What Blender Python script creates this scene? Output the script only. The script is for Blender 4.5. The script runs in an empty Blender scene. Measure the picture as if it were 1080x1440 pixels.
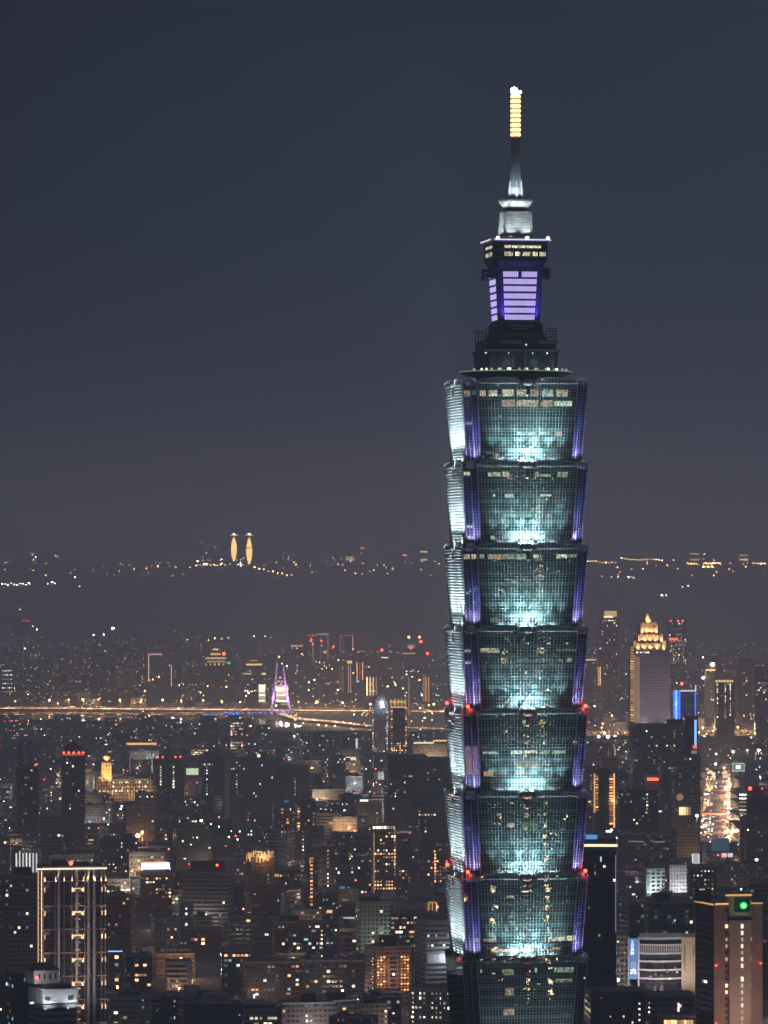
import bpy, math, random
from mathutils import Vector, Matrix, Euler

random.seed(11)
S = bpy.context.scene
COL = S.collection
R = math.radians
# ------------------------------------------------------------------ camera
# The photograph is 1080 x 1440; F is its focal length in those pixels.
F, CZ, HY = 6840.0, 316.0, 785.0
cam = bpy.data.cameras.new('camera')
cam.sensor_fit = 'VERTICAL'; cam.sensor_height = 24.0; cam.lens = 24.0 * F / 1440.0
cam.shift_y = (HY - 720.0) / 1440.0
cam.clip_start = 5.0; cam.clip_end = 80000.0
cam_o = bpy.data.objects.new('camera', cam); COL.objects.link(cam_o)
cam_o.location = (0, 0, CZ); cam_o.rotation_euler = (R(90), 0, 0)
S.camera = cam_o
S.render.resolution_x, S.render.resolution_y = 768, 1024
# ------------------------------------------------------------------ exposure, sampling
S.view_settings.view_transform = 'Standard'; S.view_settings.look = 'None'
S.view_settings.exposure = 0.0; S.view_settings.gamma = 1.0
cy = S.cycles
cy.max_bounces = 3; cy.diffuse_bounces = 1; cy.glossy_bounces = 2; cy.transmission_bounces = 2
cy.volume_bounces = 0; cy.transparent_max_bounces = 6
cy.sample_clamp_indirect = 1.0; cy.sample_clamp_direct = 0.0
cy.caustics_reflective = False; cy.caustics_refractive = False
cy.use_denoising = True
cy.use_light_tree = True
# ------------------------------------------------------------------ world: a city's night sky
W = bpy.data.worlds.new('World'); S.world = W; W.use_nodes = True
nt = W.node_tree; nt.nodes.clear()
o = nt.nodes.new('ShaderNodeOutputWorld'); bg = nt.nodes.new('ShaderNodeBackground')
tc = nt.nodes.new('ShaderNodeTexCoord'); sp = nt.nodes.new('ShaderNodeSeparateXYZ')
nt.links.new(tc.outputs['Generated'], sp.inputs[0])
mr = nt.nodes.new('ShaderNodeMapRange'); mr.inputs[1].default_value = -0.02; mr.inputs[2].default_value = 0.38
nt.links.new(sp.outputs['Z'], mr.inputs[0])
cr = nt.nodes.new('ShaderNodeValToRGB'); nt.links.new(mr.outputs[0], cr.inputs[0])
E = cr.color_ramp.elements
E[0].position = 0.0; E[0].color = (.038, .045, .072, 1)
E[1].position = 1.0; E[1].color = (.080, .080, .100, 1)
for p, c in ((.05, (.034, .041, .066)), (.13, (.025, .032, .052)), (.22, (.020, .027, .044)), (.33, (.0175, .0235, .038)), (.5, (.030, .036, .052))):
    e = E.new(p); e.color = (*c, 1)
ns = nt.nodes.new('ShaderNodeTexNoise'); ns.inputs['Scale'].default_value = 5.0; ns.inputs['Detail'].default_value = 3
nt.links.new(tc.outputs['Generated'], ns.inputs['Vector'])
mn = nt.nodes.new('ShaderNodeMapRange'); mn.inputs[1].default_value = .3; mn.inputs[2].default_value = .7
mn.inputs[3].default_value = .86; mn.inputs[4].default_value = 1.14
nt.links.new(ns.outputs['Fac'], mn.inputs[0])
mx_ = nt.nodes.new('ShaderNodeMapRange')            # the glow is stronger towards the centre of town
mx_.inputs[1].default_value = -.08; mx_.inputs[2].default_value = .08
mx_.inputs[3].default_value = .8; mx_.inputs[4].default_value = 1.2
nt.links.new(sp.outputs['X'], mx_.inputs[0])
mm = nt.nodes.new('ShaderNodeMath'); mm.operation = 'MULTIPLY'
nt.links.new(mn.outputs[0], mm.inputs[0]); nt.links.new(mx_.outputs[0], mm.inputs[1])
nt.links.new(cr.outputs[0], bg.inputs['Color']); nt.links.new(mm.outputs[0], bg.inputs['Strength'])
nt.links.new(bg.outputs[0], o.inputs[0])
# backlight added low beyond the city, to the right, to brighten the haze
sun = bpy.data.lights.new('haze_backlight', 'SUN'); sun.energy = 0.215; sun.angle = R(10); sun.color = (.66, .69, 1)
so = bpy.data.objects.new('haze_backlight', sun); COL.objects.link(so); so.rotation_euler = Vector((-.22, -.93, -.36)).to_track_quat('-Z', 'Y').to_euler()   # from beyond the town, a little to the right


# ------------------------------------------------------------------ materials
def new_mat(name):
    m = bpy.data.materials.new(name); m.use_nodes = True
    return m, m.node_tree, m.node_tree.nodes['Principled BSDF']


def mth(n, op, a, b=None, c=None):
    x = n.nodes.new('ShaderNodeMath'); x.operation = op
    for i, v in enumerate((a, b, c)):
        if v is None: continue
        if isinstance(v, (int, float)): x.inputs[i].default_value = v
        else: n.links.new(v, x.inputs[i])
    return x.outputs[0]


def mixc(n, fac, a, b):
    x = n.nodes.new('ShaderNodeMix'); x.data_type = 'RGBA'
    for sck, v in ((x.inputs[0], fac), (x.inputs[6], a), (x.inputs[7], b)):
        if isinstance(v, (int, float)): sck.default_value = v
        elif isinstance(v, tuple): sck.default_value = (*v, 1)
        else: n.links.new(v, sck)
    return x.outputs[2]


def plain(name, col, rough=.7, metal=0.0, noise=.25, scale=.15):
    m, n, b = new_mat(name)
    b.inputs['Roughness'].default_value = rough; b.inputs['Metallic'].default_value = metal
    t = n.nodes.new('ShaderNodeTexNoise'); t.inputs['Scale'].default_value = scale; t.inputs['Detail'].default_value = 4
    g = n.nodes.new('ShaderNodeNewGeometry'); n.links.new(g.outputs['Position'], t.inputs['Vector'])
    f = mth(n, 'MULTIPLY_ADD', t.outputs['Fac'], 2 * noise, 1 - noise)
    x = n.nodes.new('ShaderNodeVectorMath'); x.operation = 'SCALE'; x.inputs[0].default_value = col
    n.links.new(f, x.inputs['Scale']); n.links.new(x.outputs[0], b.inputs['Base Color'])
    return m


def glow(name, col, s, var=.0, cells=0.0):
    """a thing that gives off light; var: how much it differs from object to object; cells: mottled inside"""
    m, n, b = new_mat(name)
    b.inputs['Base Color'].default_value = (.1, .1, .1, 1); b.inputs['Roughness'].default_value = .4
    b.inputs['Emission Color'].default_value = (*col, 1)
    v = None
    if var:
        oi = n.nodes.new('ShaderNodeObjectInfo')
        v = mth(n, 'MULTIPLY_ADD', mth(n, 'POWER', oi.outputs['Random'], 2.5), s * var * 5, s * (1 - var) * .6)
    if cells:
        tcx = n.nodes.new('ShaderNodeTexCoord'); tx = n.nodes.new('ShaderNodeTexNoise')
        tx.inputs['Scale'].default_value = cells; tx.inputs['Detail'].default_value = 2
        g = n.nodes.new('ShaderNodeNewGeometry'); n.links.new(g.outputs['Position'], tx.inputs['Vector'])
        k = n.nodes.new('ShaderNodeMapRange'); k.inputs[1].default_value = .35; k.inputs[2].default_value = .65
        k.inputs[3].default_value = .25; k.inputs[4].default_value = 1.5; n.links.new(tx.outputs['Fac'], k.inputs[0])
        v = mth(n, 'MULTIPLY', k.outputs[0], v if v is not None else s)
    if v is None: b.inputs['Emission Strength'].default_value = s
    else: n.links.new(v, b.inputs['Emission Strength'])
    m.cycles.emission_sampling = 'NONE'
    return m


def facade(name, wall, win, pu, pz, wu=.5, wz=.45, lit=None, uv=False, wrough=.2, roof=(.05, .05, .05), bands=0.0, even=False):
    """a wall with a grid of (unlit) windows in metres; with lit=share some windows are alight"""
    m, n, b = new_mat(name); L = n.links
    tcx = n.nodes.new('ShaderNodeTexCoord')
    sn = n.nodes.new('ShaderNodeSeparateXYZ'); L.new(tcx.outputs['Normal'], sn.inputs[0])
    nz = mth(n, 'ABSOLUTE', sn.outputs['Z']); side = mth(n, 'LESS_THAN', nz, .5)
    s = n.nodes.new('ShaderNodeSeparateXYZ')
    if uv:
        um = n.nodes.new('ShaderNodeUVMap'); L.new(um.outputs[0], s.inputs[0])
        u, z = s.outputs['X'], s.outputs['Y']
    else:
        L.new(tcx.outputs['Object'], s.inputs[0])
        nx = mth(n, 'GREATER_THAN', mth(n, 'ABSOLUTE', sn.outputs['X']), .6)
        u = mth(n, 'ADD', mth(n, 'MULTIPLY', s.outputs['X'], mth(n, 'SUBTRACT', 1.0, nx)), mth(n, 'MULTIPLY', s.outputs['Y'], nx))
        z = s.outputs['Z']
    cu, cz = mth(n, 'DIVIDE', u, pu), mth(n, 'DIVIDE', z, pz)
    fu = mth(n, 'ABSOLUTE', mth(n, 'SUBTRACT', mth(n, 'FRACT', cu), .5))
    fz = mth(n, 'ABSOLUTE', mth(n, 'SUBTRACT', mth(n, 'FRACT', cz), .5))
    mask = mth(n, 'MULTIPLY', mth(n, 'MULTIPLY', mth(n, 'LESS_THAN', fu, wu / 2), mth(n, 'LESS_THAN', fz, wz / 2)), side)
    cell = n.nodes.new('ShaderNodeCombineXYZ')
    L.new(mth(n, 'FLOOR', cu), cell.inputs[0]); L.new(mth(n, 'FLOOR', cz), cell.inputs[1])
    oi = n.nodes.new('ShaderNodeObjectInfo')
    if uv:
        at_ = n.nodes.new('ShaderNodeAttribute'); at_.attribute_name = 'tint'; rnd = at_.outputs['Fac']
    else: rnd = oi.outputs['Random']
    L.new(mth(n, 'MULTIPLY', rnd, 731.0), cell.inputs[2])
    wn = n.nodes.new('ShaderNodeTexWhiteNoise'); L.new(cell.outputs[0], wn.inputs['Vector'])
    g = n.nodes.new('ShaderNodeNewGeometry')
    st = n.nodes.new('ShaderNodeTexNoise'); st.inputs['Scale'].default_value = .09; st.inputs['Detail'].default_value = 5
    L.new(g.outputs['Position'], st.inputs['Vector'])
    v = mth(n, 'MULTIPLY', mth(n, 'MULTIPLY_ADD', st.outputs['Fac'], .8, .6), mth(n, 'MULTIPLY_ADD', rnd, .7, .6))
    if bands:   # slab edges
        v = mth(n, 'MULTIPLY', v, mth(n, 'MULTIPLY_ADD', mth(n, 'GREATER_THAN', fz, .42), bands, 1.0))
    x = n.nodes.new('ShaderNodeVectorMath'); x.operation = 'SCALE'; x.inputs[0].default_value = wall; L.new(v, x.inputs['Scale'])
    c = mixc(n, side, roof, x.outputs[0])
    y = n.nodes.new('ShaderNodeVectorMath'); y.operation = 'SCALE'; y.inputs[0].default_value = win
    L.new(v if even else mth(n, 'MULTIPLY_ADD', wn.outputs['Value'], 1.2, .4), y.inputs['Scale'])
    L.new(mixc(n, mask, c, y.outputs[0]), b.inputs['Base Color'])
    L.new(mth(n, 'MULTIPLY_ADD', mask, wrough - .85, .85), b.inputs['Roughness'])
    if lit:
        on = mth(n, 'MULTIPLY', mth(n, 'GREATER_THAN', wn.outputs['Value'], 1 - lit[0]), mask)
        sc = n.nodes.new('ShaderNodeSeparateColor'); L.new(wn.outputs['Color'], sc.inputs[0])
        rp = n.nodes.new('ShaderNodeValToRGB'); rp.color_ramp.interpolation = 'CONSTANT'
        cols = [(0, (1, .45, .15)), (.28, (1, .62, .30)), (.55, (1, .8, .5)), (.72, (.9, .95, 1)), (.88, (.55, .85, .9)), (.95, (1, .25, .15))]
        rp.color_ramp.elements[0].color = (*cols[0][1], 1); rp.color_ramp.elements[1].position = cols[1][0]; rp.color_ramp.elements[1].color = (*cols[1][1], 1)
        for p, q in cols[2:]: rp.color_ramp.elements.new(p).color = (*q, 1)
        L.new(sc.outputs[0], rp.inputs[0]); L.new(rp.outputs[0], b.inputs['Emission Color'])
        L.new(mth(n, 'MULTIPLY', on, mth(n, 'MULTIPLY', mth(n, 'POWER', sc.outputs[1], 2.0), lit[1])), b.inputs['Emission Strength'])
    m.cycles.emission_sampling = 'NONE'
    return m


M = {}
M['ground'] = plain('ground asphalt', (.035, .036, .038), .9, 0, .4, .02)
M['hill'] = plain('dark wooded hill', (.022, .03, .022), .95, 0, .5, .004)
M['water'] = plain('river water', (.01, .014, .018), .12, 0, .1, .01)
M['road'] = plain('road', (.06, .055, .05), .8, 0, .2, .02)
M['concrete'] = plain('weathered concrete', (.26, .25, .24), .85, 0, .35, .08)
M['dark_roof'] = plain('dark roofing', (.045, .045, .05), .9, 0, .4, .1)
M['white'] = plain('white paint', (.62, .62, .62), .6, 0, .12, .1)
M['steel'] = plain('galvanised steel', (.35, .37, .38), .4, .5, .15, .3)
M['tank'] = plain('stainless tank', (.45, .46, .47), .3, .7, .2, .5)
M['beige'] = plain('beige stone', (.42, .34, .29), .8, 0, .2, .06)
M['cream'] = plain('cream stone', (.60, .50, .36), .8, 0, .15, .1)
M['brick'] = plain('red brown tiles', (.22, .10, .07), .8, 0, .3, .1)
M['black'] = plain('black metal', (.015, .016, .02), .4, .2, .2, .2)
M['leaf'] = plain('foliage', (.035, .06, .03), .9, 0, .6, .5)
M['bark'] = plain('bark', (.06, .045, .035), .9, 0, .3, 1)
M['purple_steel'] = plain('painted white steel', (.6, .58, .62), .5, 0, .1, .1)
# glowing things
G = {}
for k, c, s, v, ce in (
        ('warm', (1, .60, .28), 1.7, .6, 0), ('amber', (1, .42, .14), 1.45, .6, 0), ('white', (1, .86, .64), 1.7, .6, 0),
        ('cool', (.78, .95, 1), 1.2, .6, 0), ('teal', (.35, .8, .75), .6, .5, 0), ('dim', (1, .6, .35), .3, .6, 0),
        ('pink', (1, .5, .5), .7, .5, 0), ('greenish', (.75, 1, .6), .8, .5, 0)):
    G[k] = glow('lit window ' + k, c, s, v, ce)
G['red'] = glow('red aviation lamp', (1, .06, .03), 9.0)
G['red_soft'] = glow('red lamp', (1, .10, .05), 2.2)
G['street'] = glow('sodium street lamp', (1, .55, .2), 7.0, .4)
G['street_white'] = glow('white street lamp', (1, .93, .75), 8.0, .4)
G['peach'] = glow('peach lamp', (1, .60, .32), 2.3, .2)
G['road_glow'] = glow('warm road glow', (1, .50, .24), 2.6, .25)
G['string'] = glow('orange light strip', (1, .52, .18), 1.5, .2)
G['strip_white'] = glow('white light strip', (.95, .97, 1), 1.6, .1)
G['strip_cream'] = glow('cream light strip', (1, .88, .62), 2.2, .1)
G['gold'] = glow('golden lamp', (1, .60, .20), 1.2, .15)
G['blue'] = glow('blue light strip', (.02, .18, 1), 2.6)
G['blue_pale'] = glow('pale blue strip', (.25, .55, 1), 2.0)
G['green'] = glow('green lamp', (.01, 1, .10), 1.6)
G['violet'] = glow('violet lit panel', (.60, .50, 1.0), 1.05)
G['violet_dim'] = glow('dim violet panel', (.30, .20, .95), .8)
G['head'] = glow('headlights', (1, .95, .8), 6.0, .5)
G['tail'] = glow('tail lights', (1, .1, .04), 3.0, .5)
G['sign_red'] = glow('red sign', (1, .13, .06), 1.6, .5)
G['sign_orange'] = glow('orange sign', (1, .42, .12), 1.7, .5)
G['sign_white'] = glow('white sign', (.95, .98, 1), 1.7, .4)
G['sign_blue'] = glow('blue sign', (.12, .42, .95), .9, .3)


# ------------------------------------------------------------------ mesh builder
class MB:
    def __init__(s): s.v = []; s.f = []; s.uv = None

    def quad(s, a, b, c, d):
        i = len(s.v); s.v += [tuple(a), tuple(b), tuple(c), tuple(d)]; s.f.append((i, i + 1, i + 2, i + 3)); return s

    def box(s, x0, x1, y0, y1, z0, z1):
        return s.hexa([(x0, y0, z0), (x1, y0, z0), (x1, y1, z0), (x0, y1, z0)], [(x0, y0, z1), (x1, y0, z1), (x1, y1, z1), (x0, y1, z1)])

    def hexa(s, lo, hi):
        return s.loft([lo, hi])

    def loft(s, rings, cap0=True, cap1=True):
        i = len(s.v); n = len(rings[0])
        for r in rings: s.v += [tuple(p) for p in r]
        for k in range(len(rings) - 1):
            a = i + k * n
            for j in range(n):
                q = (j + 1) % n; s.f.append((a + j, a + q, a + n + q, a + n + j))
        if cap0: s.f.append(tuple(i + j for j in reversed(range(n))))
        if cap1: s.f.append(tuple(i + (len(rings) - 1) * n + j for j in range(n)))
        return s

    def lathe(s, prof, cx=0, cy_=0, n=12, rot=0.0, sx=1.0, sy=1.0):
        return s.loft([[(cx + sx * r * math.cos(rot + 2 * math.pi * j / n), cy_ + sy * r * math.sin(rot + 2 * math.pi * j / n), z) for j in range(n)] for r, z in prof])

    def cyl(s, x, y, z0, z1, r, n=10, r1=None):
        return s.lathe([(r, z0), (r if r1 is None else r1, z1)], x, y, n)

    def ball(s, x, y, z, r, n=10, m=6, sz=1.0):
        return s.lathe([(max(r * math.sin(math.pi * k / m), .01 * r), z - sz * r * math.cos(math.pi * k / m)) for k in range(m + 1)], x, y, n)

    def beam(s, p, q, w, h=None):
        p, q = Vector(p), Vector(q); d = (q - p).normalized(); h = h or w
        up = Vector((0, 0, 1)) if abs(d.z) < .9 else Vector((0, 1, 0))
        a = d.cross(up).normalized() * (w / 2); b = a.cross(d).normalized() * (h / 2)
        return s.loft([[p + a + b, p - a + b, p - a - b, p + a - b], [q + a + b, q - a + b, q - a - b, q + a - b]])

    def mesh(s, name, mat):
        me = bpy.data.meshes.new(name); me.from_pydata(s.v, [], s.f); me.materials.append(mat); me.update()
        return me

    def build(s, name, mat, parent=None, fix=True):
        me = s.mesh(name, mat)
        if fix:
            import bmesh
            b = bmesh.new(); b.from_mesh(me); bmesh.ops.recalc_face_normals(b, faces=b.faces); b.to_mesh(me); b.free()
        return link(name, me, parent)


def link(name, data, parent=None, loc=None, scale=None, rz=None):
    ob = bpy.data.objects.new(name, data); COL.objects.link(ob)
    if parent is not None: ob.parent = parent
    if loc is not None: ob.location = loc
    if scale is not None: ob.scale = scale
    if rz is not None: ob.rotation_euler = (0, 0, rz)
    return ob


def tag(ob, label=None, cat=None, group=None, kind=None):
    for k, v in (('label', label), ('category', cat), ('group', group), ('kind', kind)):
        if v: ob[k] = v
    return ob


def thing(name, label, cat, loc, rz=0.0, group=None):
    return tag(link(name, None, None, loc, None, rz), label, cat, group)


def X(px, Y): return (px - 540.0) / F * Y
def Z(py, Y): return CZ - (py - HY) / F * Y


def copy_tree(src, parent=None):
    c = src.copy(); COL.objects.link(c)
    if parent is not None: c.parent = parent
    for ch in src.children: copy_tree(ch, c)
    return c


def lamp(name, kind, loc, power, col, parent=None, target=None, size=None, blend=1.0, rad=.3):
    l = bpy.data.lights.new(name, kind); l.energy = power; l.color = col; l.shadow_soft_size = rad
    if kind == 'SPOT': l.spot_size = size; l.spot_blend = blend
    ob = link(name, l, parent, loc)
    if target is not None:
        d = Vector(target) - Vector(loc); ob.rotation_euler = d.to_track_quat('-Z', 'Y').to_euler()
    return ob


# ================================================================== THE SETTING
tag(MB().quad((-8600, -150, 0), (8600, -150, 0), (8600, 26500, 0), (-8600, 26500, 0)).build('ground', M['ground']), kind='structure')
tag(MB().quad((-8500, 9080, .5), (-140, 9080, .5), (-300, 9860, .5), (-8500, 9900, .5)).build('river', M['water']), kind='structure')


def ridge(x):
    px = x / 20000 * F + 540
    h = 296 + 7 * math.sin(px * .021 + 1) + 5 * math.sin(px * .053) + 3 * math.sin(px * .13 + 2)
    h += 8 * max(0, 1 - abs(px - 340) / 220)
    return h


mb = MB(); nx_, ny_ = 120, 26
for j in range(ny_ + 1):
    for i in range(nx_ + 1):
        x = -8400 + 16800 * i / nx_; t = j / ny_; y = 15800 + 10200 * t
        t2 = min(1, t / .42); hh = ridge(x) * (t2 * t2 * (3 - 2 * t2)) + (math.sin(x * .004 + y * .003) + math.sin(x * .009 - y * .0016)) * 9 * min(1, t * 4) * (1 - .8 * min(1, t / .42))
        if t > .6: hh -= (t - .6) * 150
        mb.v.append((x, y, max(hh, -2) + .5 if j else -2))
for j in range(ny_):
    for i in range(nx_):
        a = j * (nx_ + 1) + i; mb.f.append((a, a + 1, a + nx_ + 2, a + nx_ + 1))
hills = tag(mb.build('hills', M['hill'], fix=False), kind='structure')
for p in hills.data.polygons: p.use_smooth = True


def hill_z(x, y):
    t = (y - 15800) / 10200; t2 = min(1, max(0, t) / .42)
    return ridge(x) * (t2 * t2 * (3 - 2 * t2)) + (math.sin(x * .004 + y * .003) + math.sin(x * .009 - y * .0016)) * 9 * min(1, max(0, t) * 4) * (1 - .8 * min(1, max(0, t) / .42))


# ================================================================== THE SKYSCRAPER
TY = 2000.0
PXM = F / TY                                   # 3.42 photo pixels a metre


def TZ(py): return 508.0 - (py - 128.0) / PXM


STEP = 114.7 / PXM
TH = R(10.8) - math.atan(X(725, TY) / TY)
M['glass'], n_, b_ = new_mat('dark teal curtain wall glass')
b_.inputs['Base Color'].default_value = (.014, .058, .072, 1); b_.inputs['Roughness'].default_value = .004
b_.inputs['Specular IOR Level'].default_value = .9
g_ = n_.nodes.new('ShaderNodeTexNoise'); g_.inputs['Scale'].default_value = .35
bp = n_.nodes.new('ShaderNodeBump'); bp.inputs['Strength'].default_value = .022; bp.inputs['Distance'].default_value = .2
n_.links.new(g_.outputs['Fac'], bp.inputs['Height']); tcc = n_.nodes.new('ShaderNodeTexCoord')
n_.links.new(tcc.outputs['Object'], g_.inputs['Vector']); n_.links.new(bp.outputs[0], b_.inputs['Normal'])
M['spandrel'] = plain('teal spandrel glass', (.13, .25, .27), .35, 0, .35, .12)
M['spandrel_side'] = plain('pale side spandrel', (.42, .48, .50), .4, 0, .15, .1)
M['mullion'] = plain('silver green mullion', (.50, .60, .60), .45, .1, .1, .1)
M['rim'] = plain('pale aluminium rim', (.60, .60, .64), .4, .3, .1, .2)
M['ruyi'] = plain('grey cast ornament', (.22, .22, .24), .5, .4, .2, .5)
M['ruyi_orange_lit'] = plain('orange lit ornament', (.50, .20, .14), .5, .2, .2, .5)  # orange light on the lower ornaments, put into their colour
M['ledge'] = plain('setback roof metal', (.55, .57, .60), .6, .2, .2, .2)
M['crown_dark'] = plain('dark blue grey cladding', (.035, .045, .06), .4, .3, .3, .2)
M['crown_grey'] = plain('grey cladding', (.16, .18, .22), .5, .2, .2, .2)
M['violet_frame'] = plain('violet washed frame', (.12, .09, .30), .5, .1, .1, .2)  # violet light wash put into the frame's base colour

tower = thing('skyscraper', 'giant tapering teal glass skyscraper of stacked flared tiers with a lit spire', 'skyscraper', (X(725, TY), TY, 0), TH)

A0, A1, R0, R1 = 18.5, 20.8, 23.6, 25.9         # half face width and face distance, bottom and top of a tier
DN = 3.0                                        # depth of the notch at each corner


def PT(k, u, n, z):
    a = k * math.pi / 2; c, s = round(math.cos(a)), round(math.sin(a))
    return (u * c + n * s, u * s - n * c, z)


def ring(t, z):
    a = A0 + (A1 - A0) * t; r = R0 + (R1 - R0) * t; b = r - DN
    out = []
    for k in range(4): out += [PT(k, -b, b, z), PT(k, -a, b, z), PT(k, -a, r, z), PT(k, a, r, z), PT(k, a, b, z)]
    return out


def brow(s):                                     # height of the arched parapet above the tier's top, s = -1..1
    q = abs(s)
    if q < .17: return -1.9
    return -.2 + 1.3 * math.sin(math.pi * min(1, (q - .02) / .98) ** .9) ** .8 - .45 * (q > .97)


def AR(t): return A0 + (A1 - A0) * t, R0 + (R1 - R0) * t


H = STEP
shared = {}


def sh(key, maker):
    if key not in shared: shared[key] = maker()
    return shared[key]


def m_glass():
    mb = MB().loft([ring(0, 0), ring(1 - 1.6 / H, H - 1.6)], cap0=False)
    for k in range(4):                            # glazed brows
        N = 28
        for j in range(N):
            s0, s1 = -1 + 2 * j / N, -1 + 2 * (j + 1) / N
            if abs((s0 + s1) / 2) < .17: continue
            a, r = AR(1)
            mb.loft([[PT(k, s0 * a, r + .02, H - 1.7), PT(k, s1 * a, r + .02, H - 1.7), PT(k, s1 * a, r - .5, H - 1.7), PT(k, s0 * a, r - .5, H - 1.7)],
                     [PT(k, s0 * a, r + .08, H + brow((s0 + s1) / 2 - 1 / N)), PT(k, s1 * a, r + .08, H + brow((s0 + s1) / 2 + 1 / N)),
                      PT(k, s1 * a, r - .5, H + brow((s0 + s1) / 2 + 1 / N)), PT(k, s0 * a, r - .5, H + brow((s0 + s1) / 2 - 1 / N))]])
    return mb


def bar(mb, k, t0, t1, s0, s1, d, w, off=.12, side=None):
    """a mullion on face k between two points of the face; side 'n'/'p': on the notch walls instead"""
    def q(t, s):
        a, r = AR(t); z = t * H
        if side is None: return Vector(PT(k, s * a, r + off, z))
        b = r - DN; sg = -1 if side[0] == 'n' else 1
        if side[1] == 'i': return Vector(PT(k, sg * (a + (b - a) * s), b + off, z))       # next to the face
        return Vector(PT(k, sg * (b + (r - b) * s), a + off, z))                          # outer wall of the notch
    p0, p1 = q(t0, s0), q(t1, s1)
    mb.beam(p0, p1, w, w)


def m_grid(k):
    mb = MB(); NX, NZ = 30, 28
    for i in range(NX + 1):
        sv = -1 + 2 * i / NX; bar(mb, k, 0, (H + brow(sv)) / H, sv, sv, .2, .17)
    for q0, q1 in ((-1, -.19), (.19, 1)):
        for zz in (-.55, .35): bar(mb, k, (H + zz) / H, (H + zz) / H, q0 + (.12 if zz > 0 else 0) * (q0 < 0) , q1, .2, .15, .1)
    for j in range(NZ + 1): bar(mb, k, j / NZ * .975, j / NZ * .975, -1, 1, .2, .15)
    return mb


def m_notch(k, sgn):
    mb = MB()
    for sd in (sgn + 'i', sgn + 'o'):
        nn = 2
        for i in range(nn + 1): bar(mb, k, 0, .96, i / nn, i / nn, .2, .16, side=sd)
        for j in range(29): bar(mb, k, j / 29, j / 29, 0, 1, .2, .15, side=sd)
    return mb


def m_span(k, top=.93):
    mb = MB()
    for fl in range(8):
        t = fl / 8 + .02
        (a, r), (a2, r2) = AR(t), AR(t + .038)
        mb.loft([[PT(k, -a, r + .05, t * H), PT(k, a, r + .05, t * H), PT(k, a, r, t * H), PT(k, -a, r, t * H)],
                 [PT(k, -a2, r2 + .05, (t + .038) * H), PT(k, a2, r2 + .05, (t + .038) * H), PT(k, a2, r2, (t + .038) * H), PT(k, -a2, r2, (t + .038) * H)]])
    return mb


def m_fins(k):                                    # the side face reads as stacked silver louvres
    mb = MB()
    for j in range(28):
        t = (j + .5) / 28 * .95; a, r = AR(t)
        mb.loft([[PT(k, -a, r, t * H), PT(k, a, r, t * H), PT(k, a, r + .10, t * H), PT(k, -a, r + .10, t * H)],
                 [PT(k, -a, r, t * H + .6), PT(k, a, r, t * H + .6), PT(k, a, r + .34, t * H + .6), PT(k, -a, r + .34, t * H + .6)]])
    return mb


def m_rim(k):
    mb = MB(); N = 28; a, r = AR(1)
    for j in range(N):
        s0, s1 = -1 + 2 * j / N, -1 + 2 * (j + 1) / N; sm = (s0 + s1) / 2
        if abs(sm) < .17: continue
        mb.beam(PT(k, s0 * a, r, H + brow(sm - 1 / N) + .1), PT(k, s1 * a, r, H + brow(sm + 1 / N) + .1), .9, .55)
    for sg in (-1, 1):
        mb.beam(PT(k, sg * .165 * a, r, H - 1.7), PT(k, sg * .165 * a, r, H + .4), .8, .6)
        mb.beam(PT(k, sg * a, r + .1, H * .0), PT(k, sg * a, r + .1, H), .01, .01)
        p0 = AR(0)
        mb.beam(PT(k, sg * p0[0], p0[1] + .15, 0), PT(k, sg * a, r + .15, H), .3, .3)
    mb.beam(PT(k, -.165 * a, r + .1, H - 1.6), PT(k, .165 * a, r + .1, H - 1.6), .9, .4)
    return mb


def m_ruyi():                                      # knob, cloud-shaped cap and hanging stem, in front of the middle of a face
    mb = MB(); r = R1
    mb.lathe([(.3, -1.1), (1.5, -.9), (2.1, -.2), (2.15, .6), (1.7, 1.3), (.9, 1.7), (.05, 1.8)], 0, -r - .3, 14, sy=.55)
    return mb


def m_stem():
    mb = MB(); r = R1 + .35
    mb.box(-.42, .42, -r - .25, -r + .2, -4.3, -1.0)
    mb.lathe([(.05, -5.4), (.7, -5.1), (.95, -4.6), (.7, -4.1), (.05, -3.9)], 0, -r, 12, sy=.5)
    return mb


def m_dome(): # ball ornaments on the notch corner
    b = R1 - DN
    return MB().lathe([(1.9, -1.8), (2.3, -.6), (2.2, .5), (1.6, 1.3), (.7, 1.7), (.05, 1.8)], b - .2, -b + .2, 14)


def m_ledge():
    mb = MB().loft([ring(1.0, H - 1.5), [(x * 1.005, y * 1.005, H - 1.1) for x, y, z in ring(1.0, 0)]])
    return mb


def me_of(mb, name, mat):
    import bmesh
    me = mb.mesh(name, mat); b = bmesh.new(); b.from_mesh(me); bmesh.ops.recalc_face_normals(b, faces=b.faces); b.to_mesh(me); b.free()
    return me


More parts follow.
